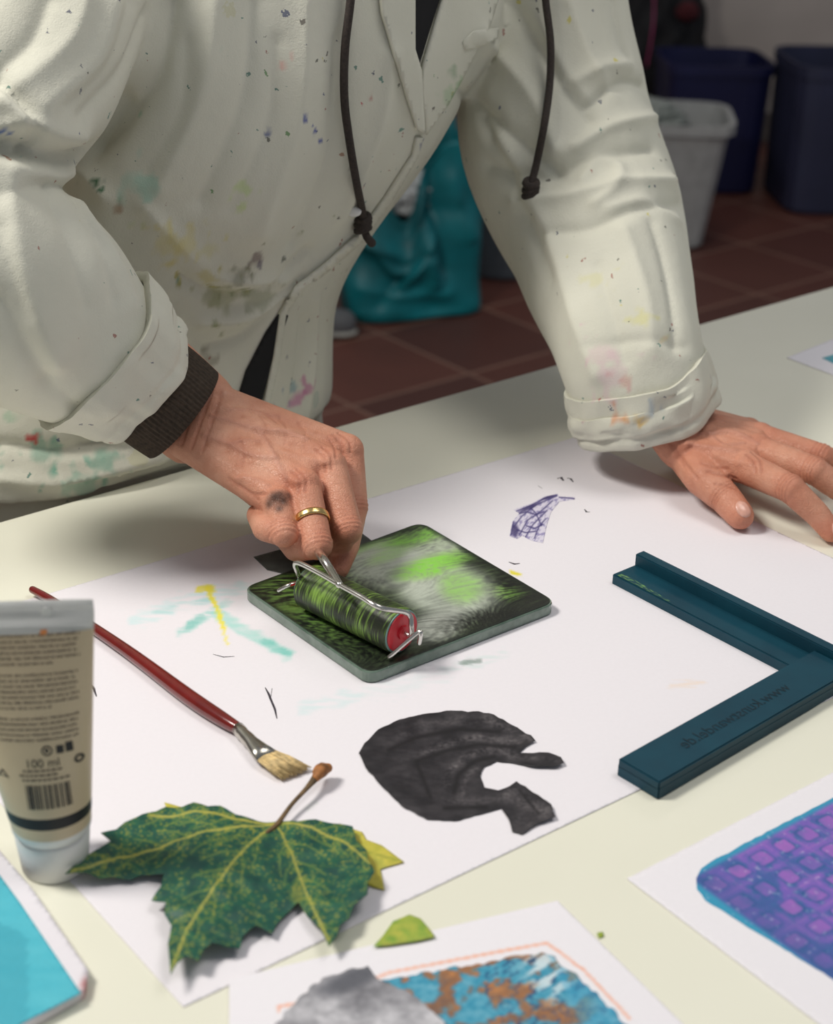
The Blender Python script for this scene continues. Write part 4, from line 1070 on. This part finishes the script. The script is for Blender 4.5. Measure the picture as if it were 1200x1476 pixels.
paint = [(108, 235, 4, (40, 70, 90), .85), (138, 262, 8, (20, 90, 50), .95), (145, 272, 5, (20, 100, 60), .9), (170, 302, 5, (150, 100, 60), .6), (10, 192, 7, (50, 90, 160), .9), (368, 375, 8, (120, 100, 100), .7), (372, 383, 5, (100, 90, 110), .7),
 (240, 356, 20, (214, 200, 120), .35), (270, 356, 20, (214, 200, 120), .4), (300, 360, 14, (206, 200, 130), .35), (320, 425, 24, (160, 160, 120), .55), (345, 405, 14, (130, 130, 110), .5), (300, 430, 14, (150, 150, 110), .5), (440, 175, 3.5, (50, 70, 150), .85), (455, 190, 4, (40, 60, 150), .9), (462, 203, 3.5, (40, 60, 150), .9), (450, 182, 3, (40, 60, 150), .8),
 (407, 95, 6, (226, 150, 140), .5), (408, 372, 4, (60, 70, 60), .85), (300, 520, 10, (130, 120, 100), .5), (430, 575, 11, (200, 100, 160), .6), (445, 560, 8, (190, 90, 150), .6), (438, 550, 6, (190, 90, 150), .6), (420, 560, 9, (120, 160, 170), .6), (60, 655, 18, (120, 170, 150), .6), (150, 665, 20, (110, 170, 150), .6), (120, 700, 24, (120, 180, 160), .45),
 (40, 632, 4, (200, 40, 50), .9), (195, 268, 18, (170, 204, 190), .45), (215, 275, 13, (160, 200, 185), .45), (640, 135, 13, (160, 190, 150), .5), (655, 120, 9, (120, 170, 110), .55), (606, 205, 4.5, (60, 60, 120), .85), (350, 270, 9, (180, 210, 100), .4), (645, 100, 9, (110, 150, 110), .5), (350, 300, 5, (190, 210, 120), .5),
 (880, 545, 22, (216, 180, 192), .4), (920, 600, 11, (220, 180, 80), .7), (938, 592, 6, (60, 90, 170), .8), (900, 605, 11, (216, 150, 110), .6), (925, 460, 12, (214, 208, 120), .45), (860, 400, 12, (210, 205, 140), .35), (900, 550, 10, (206, 140, 130), .45), (870, 510, 18, (220, 184, 194), .35), (935, 585, 12, (120, 150, 180), .5), (952, 605, 8, (220, 140, 60), .6), (300, 400, 12, (200, 190, 120), .5), (10, 600, 10, (150, 190, 160), .5), (375, 430, 20, (150, 155, 125), .5), (230, 630, 10, (120, 160, 150), .5), (505, 240, 3, (60, 60, 80), .7), (385, 195, 3, (50, 70, 140), .7), (655, 200, 3, (60, 60, 60), .6), (535, 140, 3, (180, 90, 90), .6)]
bv = bvh_of(smock)
def paint_attr(me):
    co = getco(me); col = np.ones((len(co), 4), np.float32)
    nn = np.array([noise.noise(Vector((p[0] * 150, p[1] * 150, p[2] * 90))) for p in co])
    for u, v, r, c, al in paint:
        h = hit(u, v)
        if h is None: continue
        rm = r * (h - C).length / F
        d = np.linalg.norm(co - np.array(h), axis=1) * (1 + 1.1 * nn)
        w = np.clip((1.2 - d / rm) * 2, 0, 1) * al
        cc = [s2l(c)[i] / s2l((213, 211, 197))[i] for i in range(3)]
        for i in range(3): col[:, i] = col[:, i] * (1 - w) + cc[i] * w
    ca = me.color_attributes.new('Col', 'FLOAT_COLOR', 'POINT'); ca.data.foreach_set('color', col.ravel())
paint_attr(smock.data)
sk = []
def cuff(name, p0, p1, t0, t1, h0, h1, m, th=.003, nseg=96, rib=0, nl=10, wav=0, seam=0):
    A = D(p0[0], p0[1], t0); Bq = D(p1[0], p1[1], t1); T = (Bq - A).normalized(); N = (C - A); N = (N - T * N.dot(T)).normalized(); Bn = T.cross(N)
    rings = []
    def R(f, rad, dr):
        c = A.lerp(Bq, f); out = []
        for i in range(nseg):
            th_ = 2 * pi * i / nseg
            w = rad + dr + (rib * cos(th_ * nseg / 4) if rib else 0) + wav * noise.noise(Vector((cos(th_) * 2.2, sin(th_) * 2.2, f * 1.8 + h0))) + wav * .4 * noise.noise(Vector((cos(th_) * 6, sin(th_) * 6, f * 1.2 + 3)))
            off = wav * 1.6 * noise.noise(Vector((cos(th_) * 1.5 + 5, sin(th_) * 1.5, 3))) * (1 if f > .5 or f < .2 else 0)
            out.append(c + T * off + (N * cos(th_) + Bn * sin(th_)) * w)
        return out
    r0 = h0 * t0 / F; r1 = h1 * t1 / F
    for i in range(nl + 1):
        f = i / nl; rings.append(R(f, r0 + (r1 - r0) * f + .0012 * sin(pi * f) - seam * exp(-((f - .78) / .05) ** 2), 0))
    rings.append(R(1.02, r1, -th * .6)); rings.append(R(1.0, r1, -th * 1.3))
    for i in (int(nl * .6), int(nl * .3), 0): rings.append(R(i / nl, r0 + (r1 - r0) * i / nl, -th * 1.6))
    bm = bmesh.new(); loft(bm, rings + [rings[0]], cap=False)
    return from_bm(name, bm, m)
cR = cuff("sleeve_cuff", (134, 502), (207, 552), 1.100, 1.124, 133, 101, M_smock, .004, nseg=160, nl=24, wav=.004, seam=.0015)
cL = cuff("sleeve_cuff", (914, 534), (934, 603), 1.270, 1.286, 105, 107, M_smock, .0022, nseg=160, nl=20, wav=.003, seam=.0015)
cL2 = cuff("sleeve_cuff_fold", (918, 560), (927, 588), 1.275, 1.281, 106, 108, M_smock, .0018, nseg=160, nl=10, wav=.003)
for q in (cR, cL, cL2):
    co = getco(q.data); m_ = over_table(co) & (co[:, 2] < TZ + .0016); co[m_, 2] = TZ + .0016; setco(q.data, co); paint_attr(q.data)
M_rib = mat("brown_ribbed_knit", (62, 52, 42), .9, var=.2, scale=400, bump=.3, bscale=900)
rib = cuff("ribbed_cuff", (190, 540), (264, 598), 1.118, 1.133, 80, 78, M_rib, .002, nseg=288, rib=.0006); rib["label"] = "dark brown ribbed knit cuff"
sk += [cR, cL, cL2, rib]
def spatch(name, poly, m, off, th, sp=7):
    V, Fc = triang(poly, sp); verts = []; last = None
    for p in V:
        h = hit(p.x, p.y)
        if h is None: h = D(p.x, p.y, last)
        else: last = -(RT @ (h - C)).z
        verts.append(h + (C - h).normalized() * off)
    FF = [f[::-1] if (V[f[1]] - V[f[0]]).cross(V[f[2]] - V[f[0]]) > 0 else f for f in Fc]
    o_ = mkobj(name, verts, FF, m); md = o_.modifiers.new('t', 'SOLIDIFY'); md.thickness = th; md.offset = 1
    if m == M_smock: paint_attr(o_.data)
    return o_
M_dark = mat("black_shirt_cotton", (14, 14, 18), .9)
sk.append(spatch("dark_shirt", [(588, -60), (640, -60), (632, 0), (616, 50), (602, 96), (592, 74), (588, 0)], M_dark, .001, .001, 6)); sk[-1]["label"] = "black shirt showing at the neck opening"
sk.append(spatch("lapel", [(540, -60), (592, -60), (594, 0), (594, 70), (603, 100), (608, 190), (598, 184), (584, 140), (566, 80), (548, 20)], M_smock, .0015, .0035, 6))
sk.append(spatch("lapel", [(640, -60), (716, -60), (712, 0), (700, 40), (668, 100), (640, 150), (610, 192), (604, 120), (606, 96), (620, 48), (634, 0)], M_smock, .0015, .0035, 6))
sk.append(spatch("pocket_flap", [(664, 60), (680, 44), (716, 40), (714, 56), (690, 66), (668, 72)], M_smock, .0055, .002, 5))
sk.append(spatch("pocket_slit", [(404, 448), (414, 454), (406, 478), (390, 522), (374, 586), (340, 580), (354, 534), (382, 480)], M_dark, .0012, .0012, 6)); sk[-1]["label"] = "dark slit opening showing black cloth"
sk.append(spatch("placket_edge", [(606, 196), (600, 222), (560, 290), (520, 345), (470, 388), (430, 418), (409, 452), (400, 520), (384, 588), (377, 586), (392, 510), (401, 450), (424, 412), (465, 380), (512, 338), (552, 284), (592, 222), (598, 196)], M_smock, .0008, .0028, 5))
M_cord = mat("dark_brown_cord", (50, 42, 38), .85, var=.2, scale=500, bump=.5, bscale=900)
def cord(pts):
    P = []; lt = 9
    for u, v in pts:
        h = hit(u, v)
        if h is not None: lt = -(RT @ (h - C)).z
        P.append(D(u, v, lt - .009))
    o_ = swept("drawstring", P, .0031, M_cord, round_end=True, n=12)
    c = P[-1]
    bm = bmesh.new()
    for i in range(3):
        cc = c + Vector((0, 0, .001 - i * .0045)); ring_ = [cc + Vector((cos(t) * .0045, sin(t) * .0045, .0018 * sin(t + i))) for t in [2 * pi * j / 12 for j in range(13)]]
        sweep(bm, ring_, [.0032] * 13, n=8)
    sweep(bm, [c + Vector((0, 0, -.006)), c + Vector((.003, 0, -.014)), c + Vector((.007, 0, -.019))], [.003, .0033, .0036], n=10, round_end=True)
    kb = from_bm("drawstring_knot", bm, M_cord); adopt(o_, [kb]); return o_
sk.append(cord([(508, -60), (505, 0), (497, 70), (496, 140), (503, 200), (513, 260), (521, 300), (523, 316)]))
sk.append(cord([(783, -60), (786, 0), (793, 60), (792, 120), (784, 180), (773, 235), (765, 266)]))
bm = bmesh.new(); h = hit(510, 303)
ball(bm, (h if h else D(510, 303, 1.2)) + Vector((0, -.004, 0)), .006, 1, .5, .7)
bt_ = from_bm("button", bm, M_whitep); sk.append(bt_)
adopt(person, pk + [smock]); adopt(smock, sk)
smock["label"] = "off-white cotton smock splattered with coloured paint"

# ------------------------------------------------------------ background things
def sring(c, a_, b_, n=40, p=4, rot=0):
    out = []
    for i in range(n):
        t = 2 * pi * i / n; x = cos(t); y = sin(t)
        r = 1 / ((abs(x) ** p + abs(y) ** p) ** (1 / p)); X = x * r * a_; Y = y * r * b_
        out.append(Vector((c[0] + X * cos(rot) - Y * sin(rot), c[1] + X * sin(rot) + Y * cos(rot), c[2])))
    return out
def bin_obj(name, cx, cy, a_, b_, h, m, rot=0, taper=.85, rim=.012, lab="", cat="bin", p=6, th=.004):
    bm = bmesh.new(); R = []
    for f in (0, .02, .3, .6, .92): R.append(sring((cx, cy, .003 + h * f), a_ * (taper + (1 - taper) * f) * (.97 if f == 0 else 1), b_ * (taper + (1 - taper) * f) * (.97 if f == 0 else 1), p=p, rot=rot))
    R.append(sring((cx, cy, h * .925), a_ + rim, b_ + rim, p=p, rot=rot)); R.append(sring((cx, cy, h), a_ + rim, b_ + rim, p=p, rot=rot)); R.append(sring((cx, cy, h), a_ - th, b_ - th, p=p, rot=rot))
    R.append(sring((cx, cy, .012), a_ * taper - th, b_ * taper - th, p=p, rot=rot))
    loft(bm, R); o_ = from_bm(name, bm, m, smooth=False)
    return tag(o_, lab, cat)
def crumple(name, c, r, sx, sy, sz, m, amp=.35, sc=3):
    bm = bmesh.new(); bmesh.ops.create_icosphere(bm, subdivisions=5, radius=1)
    for v_ in bm.verts:
        d = v_.co.copy(); n_ = abs(noise.noise(d * sc + Vector(c))) + .5 * abs(noise.noise(d * sc * 2.3)) ; s = 1 - amp * n_ * 1.6
        v_.co = Vector((c[0] + d.x * s * r * sx, c[1] + d.y * s * r * sy, c[2] + d.z * s * r * sz))
    return from_bm(name, bm, m)
M_tealbag = mat("teal_shopper", (12, 116, 124), .5, var=.25, scale=5, bump=.15, bscale=20)
M_wrap = mat("white_crumpled_plastic", (200, 204, 204), .4, var=.1, scale=12)
bc = Z(590, 462, 0); bc.y += .10
bm = bmesh.new(); R = []
NB = 128
bfolds = [((-.9, .20), (-.3, .30), .024), ((-.5, .05), (-.1, .20), -.020), ((.1, .36), (.35, .10), .026), ((.4, .40), (.55, .12), -.024), ((-.2, .26), (.25, .20), -.020), ((.6, .34), (.85, .20), .022), ((-.7, .10), (.6, .06), .014), ((-.1, .12), (.3, .24), .016), ((.2, .30), (.7, .26), -.016)]
for f in np.linspace(0, 1, 44):
    z = .004 + .42 * f; s = 1.06 + .06 * sin(f * 3) - .16 * f
    rg = sring((bc.x + .012 * f, bc.y, 0), .158 * s, .10 * s, n=NB, p=4, rot=.35)
    for i, p_ in enumerate(rg):
        d = Vector((p_.x - bc.x, p_.y - bc.y, 0)).normalized()
        q1 = noise.noise(Vector((p_.x * 8 + z * 4, p_.y * 8, z * 5)))
        nn = q1 * .045
        if d.y < .6:
            xx = (p_.x - bc.x) / .15
            for (x1, z1), (x2, z2), am in bfolds:
                dd_ = segd(xx * .15, z, [(x1 * .15, z1), (x2 * .15, z2)]); nn += am * 1.4 * exp(-dd_ / .018)
        top_low = 1 - .40 * exp(-((d.x + .15) / .5) ** 2) * sstep(.4, -.4, d.y)
        rg[i] = Vector((p_.x, p_.y, z * (top_low if f > .5 else 1 - (1 - top_low) * f * 2))) + d * nn * (1 if f > .03 else .3) + Vector((0, 0, .05 * noise.noise(Vector((d.x * 2.5, d.y * 2.5, 2))) * f))
    R.append(rg)
R2 = [[p_ + (Vector((bc.x, bc.y, p_.z)) - p_) * .05 for p_ in rg] for rg in R[::-1][:40]]
loft(bm, R + R2)
tbag = from_bm("shopping_bag", bm, M_tealbag)
hs_ = [swept("bag_handle", [bc + Vector((-.02, .075, .38)), bc + Vector((.0, .07, .47)), bc + Vector((.05, .06, .50)), bc + Vector((.09, .05, .46)), bc + Vector((.10, .05, .38))], .010, M_tealbag, asp=.4)]
adopt(tbag, hs_); tag(tbag, "crumpled teal shopping bag standing on the tiled floor", "bag")
o = crumple("plastic_wrap", (bc.x - .015, bc.y - .025, .30), .075, 1.1, .8, .9, M_wrap); tag(o, "white crumpled plastic inside the teal bag", "plastic wrap")
gb = Z(705, 418, 0)
bin_obj("bucket", gb.x + .04, gb.y + .18, .12, .12, .32, mat("grey_bucket_plastic", (96, 104, 110), .4), p=2, lab="grey plastic bucket on the floor", cat="bucket")
sh = Z(492, 490, 0)
bm = bmesh.new(); rcone(bm, sh + Vector((-.16, .03, .04)), .04, sh + Vector((0, .03, .032)), .034, n=24)
for v_ in bm.verts: v_.co.z = max(v_.co.z, .012)
shoe = from_bm("shoe", bm, mat("grey_canvas", (96, 98, 100), .7))
bm = bmesh.new(); sweep(bm, [sh + Vector((-.16, .03, .012)), sh + Vector((.0, .03, .012))], [.043, .038], n=24, round_end=True, asp=.28)
for v_ in bm.verts: v_.co.z = max(v_.co.z, .001)
sole = from_bm("shoe_sole", bm, mat("pale_rubber", (170, 168, 160), .6)); adopt(shoe, [sole]); tag(shoe, "grey canvas shoe with pale rubber sole on the floor", "shoe")
M_clear = mat("frosted_plastic", (192, 194, 192), .35, var=.05, Transmission_Weight=.2)
bin_obj("storage_bin", .61, 4.52, .235, .17, .355, M_clear, rot=-.08, taper=.80, rim=.012, lab="frosted white plastic storage bin", cat="storage bin")
o = crumple("plastic_wrap", (.58, 4.50, .33), .15, 1.1, .8, .50, mat("pale_green_wrap", (150, 156, 150), .5)); tag(o, "crumpled clear plastic bag in the storage bin", "plastic wrap")
M_navy = mat("navy_plastic", (24, 28, 70), .5, var=.1, scale=5); M_navy2 = mat("slate_blue_plastic", (46, 50, 76), .55, var=.1, scale=5)
bin_obj("storage_bin", .90, 5.16, .165, .17, .40, M_navy, rot=.05, taper=.90, rim=.005, lab="dark navy blue plastic bin", cat="storage bin")
bin_obj("storage_bin", 1.285, 4.98, .20, .20, .440, M_navy2, rot=.05, taper=.96, rim=.004, lab="slate blue plastic bin", cat="storage bin")
M_blk = mat("black_nylon", (20, 20, 24), .7)
o = crumple("backpack", (.74, 5.54, .40), .32, .62, .45, 1.22, M_blk, .15, 2)
rp = crumple("backpack_pocket", (.84, 5.40, .50), .045, 1, .5, .8, mat("red_nylon", (80, 20, 28), .7), .5)
st = swept("backpack_strap", [(.72, 5.36, .78), (.715, 5.34, .62), (.722, 5.33, .47), (.715, 5.35, .33)], .009, mat("pink_webbing", (196, 84, 134), .7), asp=.3)
adopt(o, [rp, st]); tag(o, "black backpack with red pocket and pink strap against the wall", "backpack")

# ------------------------------------------------------------ origins at the base of each mesh thing
bpy.context.view_layer.update()
for o in list(scene.objects):
    if o.type == 'MESH' and o.parent is None and o.get("kind") != "structure":
        co = getco(o.data); b = Vector(((co[:, 0].min() + co[:, 0].max()) / 2, (co[:, 1].min() + co[:, 1].max()) / 2, co[:, 2].min()))
        o.data.transform(Matrix.Translation(-b)); o.location = b
        bpy.context.view_layer.update()
        inv = Matrix.Translation(-b)
        for c in o.children:
            c.matrix_parent_inverse = inv

# ------------------------------------------------------------ lights
def area(name, loc, target, size, power, col):
    l = bpy.data.lights.new(name, 'AREA'); l.shape = 'SQUARE'; l.size = size; l.energy = power; l.color = col
    o_ = link(bpy.data.objects.new(name, l)); o_.location = loc
    o_.rotation_euler = (Vector(target) - Vector(loc)).to_track_quat('-Z', 'Y').to_euler(); return o_
area("ceiling_lamp", (-1.15, .75, 2.4), (0, 1.0, .8), .45, 33, (1, .955, .88))
area("ceiling_lamp", (.7, 1.0, 2.6), (0.1, 1.0, .75), .8, 11, (1, .965, .91))
area("ceiling_lamp", (.8, 4.0, 2.6), (.7, 4.2, 0), .8, 5.5, (1, .92, .84))
w = bpy.data.worlds.new("world"); scene.world = w; w.use_nodes = True
w.node_tree.nodes["Background"].inputs[0].default_value = (.84, .90, 1, 1); w.node_tree.nodes["Background"].inputs[1].default_value = .22
